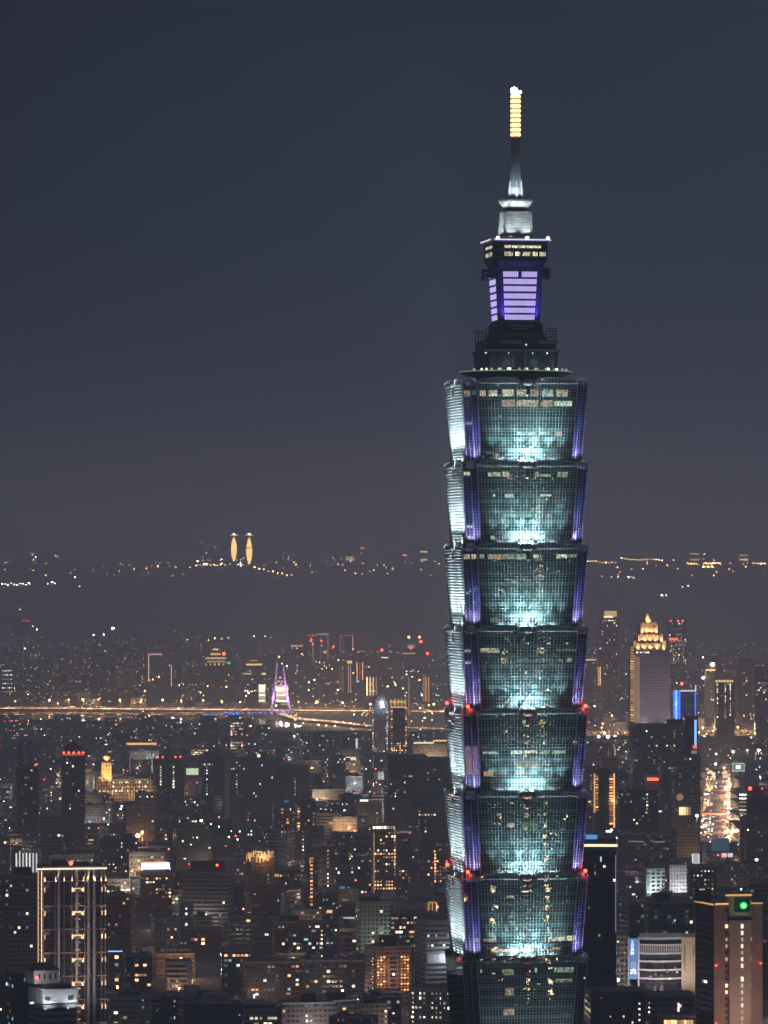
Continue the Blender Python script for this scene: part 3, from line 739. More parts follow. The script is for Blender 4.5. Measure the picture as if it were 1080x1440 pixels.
class Bld:
    """a building whose outline is given in photo pixels at distance Y; lf = share of the outline that is its side face (<0: on the right)"""
    def __init__(s, name, label, cat, px0, px1, py, Y, kind, yvis, lf=.18, depth=None, anchor=None, group=None, roof=True, z0=0.0, body=True):
        Wp = (px1 - px0) / F * Y; D = depth or max(12, Wp * .8)
        thp = math.asin(max(-.7, min(.7, lf * Wp / D)))
        s.W = (Wp - D * abs(math.sin(thp))) / math.cos(thp); s.D = D; s.Y = Y; s.lf = lf
        s.px0, s.px1 = px0, px1; s.top = Z(py, Y); s.H = s.top - z0
        cx = X((px0 + px1) / 2, Y)
        s.root = thing(name, label, cat, (cx, Y, z0), thp - math.atan(cx / Y), group)
        s.z0 = z0; s.kind = kind
        s.mat, s.pu, s.pz = (FM[kind][0], FM[kind][1], FM[kind][2]) if isinstance(kind, str) else kind
        if body:
            s.body = MB().box(-s.W / 2, s.W / 2, -D / 2, D / 2, 0, s.H).build('wall', s.mat, s.root)
        if roof: s.roof()
        if anchor: HEROES.append((px0, px1, py, yvis, Y, anchor))
        s.rnd = random.Random(int(px0 * 7 + py))

    def roof(s):
        W_, D_, H_ = s.W, s.D, s.H; t = .35
        mb = MB().box(-W_ / 2 - .1, W_ / 2 + .1, -D_ / 2 - .1, -D_ / 2 + t, H_ - .3, H_ + 1.1).box(-W_ / 2 - .1, W_ / 2 + .1, D_ / 2 - t, D_ / 2 + .1, H_ - .3, H_ + 1.1)
        mb.box(-W_ / 2 - .1, -W_ / 2 + t, -D_ / 2 + t, D_ / 2 - t, H_ - .3, H_ + 1.1).box(W_ / 2 - t, W_ / 2 + .1, -D_ / 2 + t, D_ / 2 - t, H_ - .3, H_ + 1.1)
        mb.build('parapet', M['concrete'], s.root)

    def u(s, px):
        w = s.px1 - s.px0
        a, b = (s.px0 + s.lf * w, s.px1) if s.lf >= 0 else (s.px0, s.px1 + s.lf * w)
        return (px - a) / (b - a) * s.W - s.W / 2

    def z(s, py): return Z(py, s.Y) - s.z0

    def rect(s, name, x0, y0, x1, y1, mat, proud=.3, back=.05):
        return MB().box(s.u(x0), s.u(x1), -s.D / 2 - proud, -s.D / 2 - .01 + back, s.z(y1), s.z(y0)).build(name, mat, s.root)

    def win(s, u, z, w, h, c, side=None):
        if side is None: return link('window', WM[c], s.root, (u, -s.D / 2 - .06, z), (w, 1, h))
        sg = -1 if s.lf >= 0 else 1
        return link('window', WM[c], s.root, (sg * (s.W / 2 + .06), u, z), (w, 1, h), math.pi / 2)

    def wpx(s, px, py, wpx=2, hpx=2, c='warm'): return s.win(s.u(px), s.z(py), wpx / F * s.Y, hpx / F * s.Y, c)

    def cells(s, y0, y1, p, cols='warm', x0=None, x1=None, w=.5, h=.45, side=False, pu=None, pz=None, cap=110):
        """lit windows on the facade's own grid, chosen at random with share p"""
        pu, pz = pu or s.pu, pz or s.pz
        u0 = s.u(x0) if x0 is not None else -s.W / 2; u1 = s.u(x1) if x1 is not None else s.W / 2
        if side: u0, u1 = -s.D / 2, s.D / 2
        zz0, zz1 = max(2, s.z(y1)), min(s.z(y0), s.H - 1.5); got = []
        for j in range(math.floor(zz0 / pz), math.ceil(zz1 / pz) + 1):
            zc = (j + .5) * pz
            if zc < zz0 or zc > zz1: continue
            pf = p * s.rnd.choice((.3, .6, 1, 1, 2.0))
            for i in range(math.floor(u0 / pu), math.ceil(u1 / pu) + 1):
                uc = (i + .5) * pu
                if uc - pu * .3 < u0 or uc + pu * .3 > u1: continue
                if s.rnd.random() < pf: got.append((uc, zc))
        if len(got) > cap: got = s.rnd.sample(got, cap)
        cl = cols.split()
        for uc, zc in got: s.win(uc, zc, pu * w, pz * h, s.rnd.choice(cl), 'side' if side else None)

    def column(s, px, y0, y1, c='white', w=1.0, h=1.2, pz=None):
        pz = pz or s.pz; a, b = max(2, s.z(y1)), min(s.H - 1, s.z(y0)); k = math.ceil(a / pz)
        while (k + .5) * pz < b:
            if s.rnd.random() < .88: s.win(s.u(px), (k + .5) * pz, w, h, c)
            k += 1

    def hut(s, fx=.3, fw=.3, h=3.5, dark=True, fy=0.0):
        return link('stair_house', HUTD if dark else HUT, s.root, ((fx - .5) * s.W, fy * s.D, s.H), (s.W * fw, s.D * .45, h))

    def tank(s, fx, r=1.2, fy=-.2): return link('water_tank', TANK, s.root, ((fx - .5) * s.W, fy * s.D, s.H), (r, r, 1))
    def mast(s, fx, h=10, th=1.5): return link('antenna', MAST, s.root, ((fx - .5) * s.W, 0, s.H), (th, th, h))

    def red(s, px, py, r=None, soft=False, light=0):
        Y = s.Y; r = r or 1.0
        ob = link('roof_lamp', REDS_BALL if soft else RED_BALL, s.root, (s.u(px), -s.D / 2 + 1, s.z(py)), (r, r, r))
        if s.z(py) > s.H + r: MB().cyl(s.u(px), -s.D / 2 + 1, s.H, s.z(py) - r * .8, .15, 6).build('lamp_mast', M['steel'], s.root)
        if light: lamp('roof_lamp_glow', 'POINT', (s.u(px), -s.D / 2 - 2, s.z(py) + 2), light, (1, .1, .05), s.root, rad=1)
        return ob


def B(*a, **k): return Bld(*a, **k)


# ---------------- left side, near
b = B('apartment_tower', 'tall apartment tower with four pale pilasters and warm uplights under a lit roof edge', 'apartment tower', 52, 150, 1219, 2950, (facade('dark stone apartment', (.07, .06, .06), (.02, .018, .018), 3.2, 3.1, .6, .6, bands=.5), 3.2, 3.1), 1440, .09, 26, 'pilastered apartment tower')
for px in (82.5, 108, 124, 132): b.rect('pilaster', px - 1.7, 1221, px + 1.7, 1445, M['white'], .9)
for px in (61.5, 78, 90, 101, 119, 142, 147.5): b.rect('pilaster', px - .7, 1221, px + .7, 1445, M['concrete'], .7)
for i in range(8):
    y = 1238 + i * 32.8 if i else 1236
    b.rect('cornice', 60.8, y, 149.8, y + 1.5, M['beige'], 1.0)
for i in range(7):
    y = 1252 + i * 32.8
    w = b.rect('balcony', 102, y - 4.0, 116, y + .5, M['cream'], 1.7)
    b.rect('balcony_light', 103, y - 5.2, 115, y - 4.1, G['peach'], 1.2)
    for px in (101.5, 117, 63, 143, 147.8):
        link('wall_lamp', WM['peach'], b.root, (b.u(px), -b.D / 2 - 1.1, b.z(y - 3)), (.5, 1, 2.8))
    for px in (102.5, 116, 64.5, 144.5): lamp('wall_uplight', 'SPOT', (b.u(px), -b.D / 2 - 2.6, b.z(y + 1)), 2600, (1, .62, .4), b.root, (b.u(px), -b.D / 2, b.z(y - 14)), R(70), 1, .2)
for i in range(18): b.win(b.u(109), b.z(1247 + i * 10.8), 3.4, .9, 'dim')
for px in (63, 78, 90, 101, 117, 122, 133, 142, 148):
    link('crown_lamp', WM['peach'], b.root, (b.u(px), -b.D / 2 - 1.2, b.z(1234)), (.5, 1, 2.6))
    lamp('crown_uplight', 'SPOT', (b.u(px), -b.D / 2 - 1.6, b.z(1237))  , 4200, (1, .66, .36), b.root, (b.u(px), -b.D / 2, b.z(1221)), R(80), 1, .2)
b.rect('roof_light_strip', 52, 1218.6, 150, 1220.6, G['strip_cream'], 1.2)
link('side_light_strip', WM['peach'], b.root, (-b.W / 2 - .4, -b.D * .36, b.z(1301)), (.7, 1, 68), math.pi / 2)
link('side_light_strip', WM['peach'], b.root, (-b.W / 2 - .4, b.D * .2, b.z(1301)), (.5, 1, 68), math.pi / 2)
lamp('facade_glow', 'SPOT', (0, -b.D / 2 - 60, b.z(1420)), 60000, (1, .84, .78), b.root, (0, -b.D / 2, b.z(1320)), R(80), 1, 2); b.hut(.5, .5, 3); b.red(100, 1212, 1.3, light=600); b.hut(.3, .2, 4.4); b.mast(.62, 9)  # facade spot is added, standing in for city glow

b = B('office_block', 'low striped office block with floodlit pale stepped crown, below the pilastered tower', 'office building', 40, 108, 1409, 2620, 'ribbon', 1440, .3, 22, 'floodlit stepped block', roof=False)
MB().box(-b.W / 2, b.W / 2, -b.D / 2 + .5, b.D / 2, b.H, b.z(1389)).build('crown', M['white'], b.root)
MB().box(-b.W / 2 + 2, b.W / 2 - 2, -b.D / 2 + 3, b.D / 2, b.z(1389), b.z(1383)).build('roof', M['dark_roof'], b.root)
MB().box(-b.W / 2 - 1, b.W * .18, 0, b.D / 2 + 3, b.z(1383), b.z(1364)).build('upper_block', M['white'], b.root)
MB().loft([[(-b.W / 2 - 2, -1, b.z(1364)), (b.W * .22, -1, b.z(1364)), (b.W * .22, b.D / 2 + 4, b.z(1364)), (-b.W / 2 - 2, b.D / 2 + 4, b.z(1364))], [(-b.W * .3, 4, b.z(1355)), (0, 4, b.z(1355)), (0, b.D / 2, b.z(1355)), (-b.W * .3, b.D / 2, b.z(1355))]]).build('hipped_roof', M['dark_roof'], b.root)
for i in range(5): MB().box(-b.W / 2 + 1.6 + i * 3.1, -b.W / 2 + 2.3 + i * 3.1, -.3, .2, b.z(1376), b.z(1369)).build('slit_window', M['black'], b.root)
for px in (44, 68, 100):
    lamp('crown_floodlight', 'SPOT', (b.u(px), -b.D / 2 - 5, b.z(1416)), 4600, (.85, .95, 1), b.root, (b.u(px), -b.D / 2 + .5, b.z(1398)), R(130), 1)
    link('floodlight', WM['strip_white'], b.root, (b.u(px), -b.D / 2 - 1.2, b.z(1406)), (2.2, 3, 1.0))
lamp('street_glow', 'POINT', (-b.W / 2, -9, b.z(1376)), 1200, (.9, .9, 1), b.root)
b.red(53, 1372, .8, light=200)

b = B('office_block', 'tall dark glass block with faint teal lights at the photo\'s lower left corner', 'office building', 8, 46, 1366, 2680, 'black', 1440, .3, 18, 'teal-lit corner block')
b.cells(1368, 1440, .2, 'teal cool dim', side=True); b.cells(1368, 1440, .07, 'teal cool warm')
b = B('office_block', 'small block crowned with bright white vertical light tubes', 'office building', 20, 54, 1208, 3900, 'grey', 1228, .1, 14, 'block with white light tubes', roof=False)
for i in range(7):
    px = 23 + i * 4.7; b.rect('light_tube', px - .9, 1199 - (3 if i == 1 else 0), px + .9, 1226, G['strip_white'], .8)
b = B('apartment_tower', 'plain dark grey slab between the frame\'s left edge and the pilastered tower', 'apartment tower', 0, 53, 1232, 3350, 'grey', 1350, .12, 22, 'plain grey slab')
b.cells(1240, 1350, .06, 'white dim cool'); b.hut(.6, .5, 6, fy=.1); b.tank(.2); b.tank(.35)
b = B('apartment_block', 'narrow pale slab with one lit room at the far left edge', 'apartment block', 0, 14, 1178, 4300, 'beige', 1225, .1, 16, 'narrow pale edge slab'); b.wpx(7, 1184, 3, 3); b.wpx(11, 1184, 2, 3, 'dim')
b = B('office_block', 'broad block with glowing white and red roof sign over orange windows', 'office building', 197, 242, 1230, 4300, 'brown', 1262, .15, 22, 'block with glowing roof sign')
b.cells(1232, 1262, .5, 'warm amber white', w=.6); b.rect('roof_sign', 199, 1212, 238, 1221, G['sign_white'], 1.2); b.rect('sign_edge', 206, 1210.5, 234, 1212, G['sign_red'], 1.4)
MB().box(b.u(202), b.u(234), -b.D / 2, -b.D / 2 + 1, b.H, b.z(1221)).build('sign_frame', M['steel'], b.root)
for px in (201, 237): link('sign_lamp', WHITE_BALL, b.root, (b.u(px), -b.D / 2 - 2, b.z(1218)), (.9, .9, .9))
b = B('office_block', 'wide grey office with pale horizontal slabs and two red roof lamps', 'office building', 255, 328, 1226, 4200, 'ribbon', 1290, -.1, 30, 'wide banded office')
b.hut(.5, .7, 9, fy=.1); b.red(305, 1215, 1.1, light=300); b.red(266, 1214, .9, soft=True); b.cells(1230, 1290, .02, 'white warm')
b = B('office_slab', 'broad beige office slab with one lit window row and a lone white roof lamp', 'office building', 316, 388, 1066, 5700, (facade('beige slab', (.27, .24, .21), (.04, .04, .04), 2.4, 3.6, .45, .5), 2.4, 3.6), 1125, .1, 34, 'beige office slab')
b.cells(1075, 1082, .4, 'cool white'); b.column(333, 1070, 1120, 'cool'); b.cells(1085, 1120, .03, 'white cool'); b.hut(.7, .3, 5)
link('roof_floodlight', WHITE_BALL, b.root, (b.u(364), -b.D / 2 + 1, b.z(1062)), (1.9, 1.9, 1.9)); b.mast(.72, 8)
b = B('office_slab', 'beige slab with blank stone front and green-lit stair column, right of its twin', 'office building', 387, 435, 1077, 5600, (facade('blank beige slab', (.25, .22, .19), (.06, .055, .05), 14, 4, .2, .3), 2.6, 3.6), 1130, -.3, 34, 'blank beige slab')
b.column(415, 1090, 1125, 'greenish', 1.2, 1.6); b.red(399, 1066, .8, soft=True)
b = B('office_slab', 'dark flat-topped slab with two columns of white windows', 'office building', 279, 322, 1063, 5900, 'dark', 1120, .12, 30, 'dark two-column slab')
b.column(291, 1072, 1118, 'cool', 1.6, 1.4); b.column(317, 1072, 1118, 'cool', 1.8, 1.4); b.hut(.4, .5, 5); b.cells(1070, 1118, .03, 'cool')
b = B('apartment_tower', 'stocky dark tower with two window columns and a row of red lamps on its roof', 'apartment tower', 215, 259, 1068, 5400, 'grey', 1112, .1, 24, 'stocky red-lamped tower')
b.column(226, 1075, 1110, 'white', 1.6, 1.6); b.column(244, 1075, 1110, 'white', 1.6, 1.6)
for px in (222, 229, 247, 254): b.red(px, 1064, 1.0, light=120)
b = B('hotel_tower', 'dark tower with a glowing red ring under its domed roof', 'tower', 86, 120, 1062, 5000, 'dark', 1140, .1, 22, 'red-ringed domed tower', roof=False)
MB().loft([[(x * (b.W * .5), y * b.D * .5, b.H) for x, y in ((-1, -1), (1, -1), (1, 1), (-1, 1))], [(x * (b.W * .36), y * b.D * .36, b.z(1050)) for x, y in ((-1, -1), (1, -1), (1, 1), (-1, 1))], [(x * .4, y * .4, b.z(1042)) for x, y in ((-1, -1), (1, -1), (1, 1), (-1, 1))]]).build('domed_roof', M['dark_roof'], b.root)
b.rect('ring_light', 88, 1059, 118, 1062, G['sign_red'], .8)
for px in (90, 97, 104, 111, 117): b.red(px, 1058, 1.2, light=250)
b.cells(1070, 1140, .04, 'cool white warm')
b = B('tower_block', 'slim black tower rising to a stepped point at the left of the red-ringed tower', 'tower', 23, 33, 1056, 5200, 'black', 1130, .1, 8, 'slim black pointed tower', roof=False)
MB().box(-b.W * .3, b.W * .3, -2, 2, b.H, b.z(1046)).build('upper_block', M['black'], b.root); MB().cyl(0, 0, b.z(1046), b.z(1036), .6, 8, .1).build('antenna', M['black'], b.root)
b = B('apartment_tower', 'dark apartment tower with a red roof lamp, next to the slim black tower', 'apartment tower', 31, 56, 1078, 4900, 'dark', 1160, -.1, 18, 'dark red-lamped tower'); b.red(50, 1075, .9); b.cells(1080, 1150, .03, 'cool white')

# golden palace
FMg = facade('golden palace wall', (.55, .42, .26), (.03, .02, .015), 3.4, 4.2, .45, .55, roof=(.3, .2, .12))
b = B('government_palace', 'golden floodlit palace of long arcaded wings with a tall stepped central clock tower', 'palace', 137, 216, 1094, 6200, (FMg, 3.4, 4.2), 1116, .03, 40, 'golden palace', roof=False)
tx = b.u(149.5)
MB().box(tx - 6.5, tx + 6.5, -b.D / 2 - 5, -b.D / 2 + 8, 0, b.z(1070)).build('tower', FMg, b.root)
MB().box(tx - 4.4, tx + 4.4, -b.D / 2 - 3, -b.D / 2 + 6, b.z(1070), b.z(1062)).build('tower_stage', M['cream'], b.root)
MB().lathe([(4.2, b.z(1062)), (3.4, b.z(1059)), (1.6, b.z(1056.5)), (.3, b.z(1052))], tx, -b.D / 2 + 1.5, 12).build('dome', M['cream'], b.root); lamp('dome_flood', 'SPOT', (tx, -b.D / 2 - 8, b.z(1072)), 26000, (1, .65, .25), b.root, (tx, -b.D / 2, b.z(1059)), R(60), 1)
for uu in (b.u(139), b.u(214), b.u(185)): MB().box(uu - 4, uu + 4, -b.D / 2 - 3, -b.D / 2 + 5, 0, b.z(1091)).build('pavilion', FMg, b.root)
for px in range(159, 216, 4):
    link('cornice_lamp', WM['gold'], b.root, (b.u(px), -b.D / 2 - .8, b.z(1095.5)), (2.4, 2, 1.4)); 
for py in (1099, 1105, 1111):
    for px in range(160, 216, 4): link('arcade_light', WM['white'], b.root, (b.u(px + b.rnd.uniform(-.8, .8)), -b.D / 2 - .5, b.z(py)), (b.rnd.choice((.8, 1.4, 2.2)), 1, b.rnd.uniform(1.2, 3.0)))
for px in (140, 146, 152, 158): link('arcade_light', WM['white'], b.root, (b.u(px), -b.D / 2 - 5.2, b.z(1113)), (1.6, 1, 5))
for i in range(9): lamp('palace_flood', 'SPOT', (b.u(140 + i * 9), -b.D / 2 - 24, 5), 17000, (1, .60, .24), b.root, (b.u(140 + i * 9), -b.D / 2, 22), R(80), 1)
for dx in (-9, 9): lamp('tower_flood', 'SPOT', (tx + dx, -b.D / 2 - 20, b.z(1110)), 230000, (1, .64, .26), b.root, (tx, -b.D / 2, b.z(1072)), R(50), 1)

# left-middle
b = B('apartment_tower', 'tower in the middle distance with a ragged crown of golden flames of light', 'tower', 346, 386, 1204, 4100, 'brown', 1262, .2, 20, 'golden-crowned block')
for i in range(17):
    px = 347 + i * 2.3; h_ = b.rnd.uniform(2, 9); link('crown_light', WM['string'], b.root, (b.u(px), -b.D / 2 - .3, b.H - h_ / 2 + b.rnd.uniform(2, 6)), (.7, 2, h_))
lamp('crown_glow', 'POINT', (0, -b.D / 2 - 5, b.H), 12000, (1, .5, .15), b.root)
b.cells(1210, 1260, .05, 'warm white')
b = B('office_block', 'grey ribbed office with a strip of lit rooms under its roof, above the golden-crowned block', 'office building', 376, 414, 1165, 4700, 'ribbon', 1222, -.25, 24, 'grey ribbed office'); b.cells(1167, 1176, .8, 'dim pink white', x0=390, x1=406); b.cells(1180, 1220, .03, 'cool')
b = B('apartment_tower', 'dark tower edged by one vertical string of amber lights', 'apartment tower', 423, 447, 1202, 4100, 'dark', 1275, .2, 20, 'amber-stringed tower')
b.column(438, 1206, 1275, 'amber', 2.2, 1.6, 3.3); b.rect('sign', 435, 1205, 441, 1207, G['gold']); b.rect('sign', 435, 1207, 436.5, 1214, G['gold'])
b = B('apartment_tower', 'dark tower with an orange stair column and large reddish lit rooms', 'apartment tower', 414, 444, 1124, 4900, 'dark', 1172, .2, 18, 'reddish-roomed tower')
b.column(420, 1134, 1170, 'amber', 2.4, 1.6, 3.0); b.cells(1145, 1160, .7, 'amber pink warm', x0=430, x1=438); b.column(441, 1130, 1170, 'white', 1, 1)
b = B('apartment_tower', 'tall tower covered in warm lit windows with a white arcaded crown', 'apartment tower', 522, 557, 1163, 4500, (facade('lattice tower', (.20, .16, .13), (.03, .025, .02), 2.6, 3.2, .5, .5, bands=.5), 2.6, 3.2), 1255, .12, 22, 'warm arcaded-crown tower')
b.cells(1168, 1235, .38, 'warm amber dim white'); b.cells(1236, 1255, .7, 'warm amber', cap=60)
for i in range(8): b.rect('arcade_lamp', 524.5 + i * 4, 1161, 527 + i * 4, 1164.5, G['white'], .6)
b.rect('edge_light', 525.5, 1170, 526.5, 1254, G['string'], .5); b.column(555, 1165, 1225, 'warm', 1.6, 2.2)
b = B('apartment_tower', 'shorter twin tower with pink-white crown lights beside the arcaded-crown tower', 'apartment tower', 557, 579, 1169, 4550, 'brown', 1262, .1, 20, 'pink-crowned twin')
for i in range(4): b.rect('crown_lamp', 558 + i * 5.4, 1167 + abs(i - 1.5), 562 + i * 5.4, 1170 + abs(i - 1.5), G['pink'], .7)
b.cells(1176, 1260, .12, 'warm amber'); b.red(564, 1212, 1.0); b.red(551, 1202, 1.0)
b = B('apartment_tower', 'broad brown tower half hidden by the skyscraper, with a lit roof terrace', 'apartment tower', 587, 645, 1137, 4700, 'brown', 1262, .05, 26, 'brown terraced tower')
b.cells(1139, 1145, .8, 'pink white dim', x0=588, x1=625); b.cells(1150, 1255, .13, 'warm amber pink dim', cap=70)
for px, py in ((619, 1194), (609, 1212), (619, 1218), (626, 1218)): b.red(px, py, 1.1)
b.column(612, 1200, 1250, 'amber', 1.6, 2)
b = B('apartment_tower', 'dark slab behind the arcaded-crown tower', 'apartment tower', 540, 600, 1062, 5700, 'black', 1160, .1, 30, 'dark slab'); b.cells(1070, 1155, .03, 'white amber cool'); b.column(594, 1085, 1105, 'greenish', 1.2, 2)
b['x'] if False else None
b = B('office_block', 'black flat slab with a few green-white windows, left beside the skyscraper', 'office building', 568, 632, 1066, 5500, 'black', 1130, .0, 30, 'black flat slab'); b.cells(1078, 1120, .04, 'warm greenish cool')
b = B('office_block', 'white gridded block of balconies in mid picture, greenish rooms alight', 'apartment block', 500, 549, 1268, 3750, (facade('white grid', (.46, .47, .45), (.03, .035, .035), 3.2, 3.3, .62, .62), 3.2, 3.3), 1326, .12, 24, 'white gridded block')
b.cells(1272, 1325, .1, 'white warm greenish'); b.hut(.4, .6, 4); lamp('street_glow', 'POINT', (b.W * .3, -b.D / 2 - 14, 20), 9000, (.8, 1, .85), b.root)
b = B('office_block', 'low white long block with an outlined orange frame at its right end', 'office building', 555, 610, 1268, 3900, 'white', 1284, .02, 20, 'low white block')
b.cells(1270, 1283, .15, 'warm white'); 
for x0, y0, x1, y1 in ((602, 1267, 614, 1268.5), (602, 1268.5, 603.3, 1279), (613, 1268.5, 614.3, 1279), (607.5, 1268.5, 608.5, 1279)): b.rect('outline_light', x0, y0, x1, y1, G['string'], 1.5)
b = B('office_block', 'grey flat-roofed office with pale ribbon floors beside the skyscraper\'s foot', 'office building', 583, 634, 1294, 3600, 'ribbon', 1350, .3, 30, 'ribbon-floored office')
b.cells(1312, 1316, .3, 'cool white'); b.cells(1325, 1335, .7, 'cool greenish white', h=.3); b.red(627, 1325, .7); b.rect('lit_hall', 600, 1339, 634, 1352, M['white']); lamp('hall_glow', 'POINT', (8, -b.D / 2 - 8, b.z(1344)), 9000, (.75, .85, 1), b.root)
b = B('hotel', 'orange-lit hotel with rows of round lamps on both wings and a dark roof hut', 'hotel', 513, 578, 1331, 3450, (facade('hotel wall', (.24, .15, .12), (.02, .02, .02), 3.0, 3.2, .5, .4, bands=.4), 3.0, 3.2), 1390, .22, 24, 'orange-lit hotel')
for j in range(12):
    for i in range(3): b.win(b.u(532 + i * 4.2), b.z(1344 + j * 4.2), 1.3, 1.0, 'amber')
    for i in range(3): b.win(b.u(565 + i * 4.2), b.z(1344 + j * 4.2), 1.3, 1.0, 'amber')
    b.win(-b.D * .3 + (j % 2) * 2, b.z(1346 + j * 4.2), 2.0, .7, 'pink' if j > 3 else 'warm', 'side')
b.rect('centre_bay', 544.5, 1340, 560, 1392, M['concrete'], .5); 
for j in range(8): b.rect('bay_window', 547.5, 1344 + j * 6.2, 557, 1347.4 + j * 6.2, M['black'], .8)
b.wpx(553, 1368, 3, 3, 'cool').location.y -= .8
MB().box(b.u(537), b.u(561), -6, 6, b.H, b.z(1315)).build('roof_hut', M['black'], b.root); b.wpx(538, 1321, 2, 3, 'gold')
for py in (1360, 1380): lamp('hotel_glow', 'POINT', (b.u(548), -b.D / 2 - 10, b.z(py)), 3000, (1, .4, .2), b.root)
b = B('apartment_block', 'dark block dotted with scattered amber rooms under pale roof boards', 'apartment block', 425, 512, 1350, 3500, 'dark', 1400, .05, 24, 'amber-dotted dark block')
b.cells(1356, 1400, .13, 'warm amber white', w=.7); b.hut(.2, .15, 3, False); b.hut(.8, .14, 4, False)
b = B('apartment_block', 'brown block with big amber windows, left of the amber-dotted dark block', 'apartment block', 340, 425, 1352, 3450, 'brown', 1410, .1, 24, 'brown amber-windowed block')
b.cells(1356, 1405, .10, 'warm amber cool', w=.7); b.column(405, 1395, 1420, 'amber', 3, 1.2); b.hut(.6, .3, 3.5, False)
b = B('apartment_block', 'dark block with a row of warm windows and a white-lit stair column', 'apartment block', 310, 352, 1336, 3550, 'dark', 1388, .05, 22, 'warm-rowed dark block')
b.cells(1338, 1344, .6, 'warm amber', w=.7); b.cells(1346, 1388, .12, 'amber warm cool', w=.7); b.column(363 - 12, 1340, 1388, 'teal')
b = B('office_block', 'long low grey block with a lit white window strip', 'office building', 150, 214, 1412, 3200, 'white', 1440, .1, 22, 'long grey low block'); b.cells(1414, 1440, .16, 'warm white greenish', w=.8)
b = B('office_block', 'dark block with a blue-edged roof and a column of warm square windows', 'office building', 152, 172, 1337, 3500, 'dark', 1395, .1, 18, 'blue-edged dark block')
b.rect('roof_edge_light', 152, 1335.6, 172, 1337, G['blue_pale'], .5); b.column(164, 1340, 1395, 'warm', 2.6, 2.2, 5.4)
b = B('office_block', 'dark block with a staircase pattern of orange lit rooms', 'office building', 172, 214, 1343, 3550, 'dark', 1400, .1, 20, 'orange-stepped dark block'); b.cells(1346, 1392, .34, 'warm amber', x0=188, x1=212, w=.8)
b = B('office_block', 'grey office with ribbon floors and warm lower rooms beside a blue-edged fin', 'office building', 232, 270, 1352, 3500, 'ribbon', 1398, .05, 22, 'blue-finned ribbon office'); b.cells(1376, 1392, .4, 'warm dim'); b.rect('blue_fin', 262, 1350, 269, 1395, glow('dim blue fin', (.05, .08, .3), .15), .6)
b = B('apartment_block', 'cream-coloured apartment block with lit rooms and white roofs in mid left', 'apartment block', 212, 252, 1290, 4000, 'white', 1330, .1, 20, 'cream mid-left block'); b.cells(1295, 1325, .14, 'white pink warm')
b = B('hotel', 'dark block with a cluster of large golden windows', 'hotel', 270, 312, 1306, 3900, 'brown', 1334, .1, 20, 'golden-windowed block'); b.cells(1309, 1326, .4, 'warm amber gold', x0=272, x1=292, w=.85, h=.6)
b = B('apartment_tower', 'grey tower with one column of round white stair lights', 'apartment tower', 252, 272, 1272, 3900, 'grey', 1332, .1, 18, 'round-lit grey tower'); b.column(262, 1276, 1305, 'cool', 1.5, 1.6, 4.2)
# blue lit sphere-like roof frame
t = thing('water_tower', 'small blue-lit rounded roof tank beside the pilastered tower', 'tank', (X(156, 3700), 3700, Z(1283, 3700)))
MB().ball(0, 0, 0, 3.4, 12, 8).build('tank', M['black'], t)
for k in range(4): MB().lathe([(3.3 - abs(k - 1.2) * .55, -1.7 + k * 1.3), (3.5 - abs(k - 1.2) * .55, -1.4 + k * 1.3)], 0, 0, 14).build('light_ring', glow('deep blue ring', (.02, .1, .9), .7), t)
MB().cyl(0, 0, -Z(1283, 3700), -2.8, 2.2, 10).build('tower_stem', M['concrete'], t)

# ---------------- the river towers and far clusters (8 to 15 km)
b = B('curved_tower', 'slender grey tower with a curved glass sail top and needle spire', 'tower', 523, 546, 992, 7800, (facade('silver tower', (.30, .31, .34), (.05, .055, .07), 3, 4.2, .55, .6, lit=(.10, 2.0)), 3, 4.2), 1060, .1, 22, 'spired curved tower', roof=False)
mb = MB(); n = 12; W_, D_ = b.W, b.D
rg = [[], []]
for j in range(n + 1):
    f = j / n; x = -W_ / 2 + W_ * f; h_ = b.H + (b.z(976) - b.H) * math.sin(math.pi * f) ** .6
    rg[0].append((x, -D_ / 2, h_)); rg[1].append((x, D_ / 2, h_))
for j in range(n): mb.quad(rg[0][j], rg[0][j + 1], rg[1][j + 1], rg[1][j]); mb.quad((rg[0][j][0], -D_ / 2, b.H - 1), (rg[0][j + 1][0], -D_ / 2, b.H - 1), rg[0][j + 1], rg[0][j])
mb.build('sail_roof', M['steel'], b.root); MB().cyl(b.u(538), 0, b.H, b.z(966), .7, 8, .15).build('spire', M['white'], b.root)
link('crown_light', WM['strip_white'], b.root, (b.u(538), -b.D / 2 - 1, b.z(994)), (8, 2, 3)); lamp('crown_flood', 'POINT', (b.u(538), -b.D / 2 - 9, b.z(990)), 16000, (.9, .95, 1), b.root)
for px in (524.5, 544.5): b.column(px, 995, 1058, 'cool', 1.6, 1.6, 4.2)
b = B('office_tower', 'dark tower outlined by golden crown lamps beside the spired curved tower', 'office tower', 547, 573, 992, 7600, 'dark', 1060, .1, 24, 'golden-outlined tower')
for py in (986, 993): b.rect('crown_light', 549, py, 571, py + 2, G['gold'], .6)
for i in range(5): b.rect('crown_light', 549 + i * 5, 983, 551 + i * 5, 992, G['gold'], .6)
b.column(551, 995, 1058, 'amber', 2, 2.2, 4.2); b.column(571, 995, 1050, 'amber', 2, 2.2, 4.2); b.cells(1035, 1058, .4, 'warm amber')
b = B('office_tower', 'slim tower washed in white light with bright window rows and blue roof lamps', 'office tower', 322, 342, 1006, 7700, 'white', 1056, .1, 18, 'white-washed slim tower')
b.cells(1008, 1055, .55, 'white cool pink warm', w=.7, pu=3.4, pz=4.4); 
for px in (324, 329, 335): link('roof_lamp', WM['blue'], b.root, (b.u(px), 0, b.H + 2), (3, 3, 2))
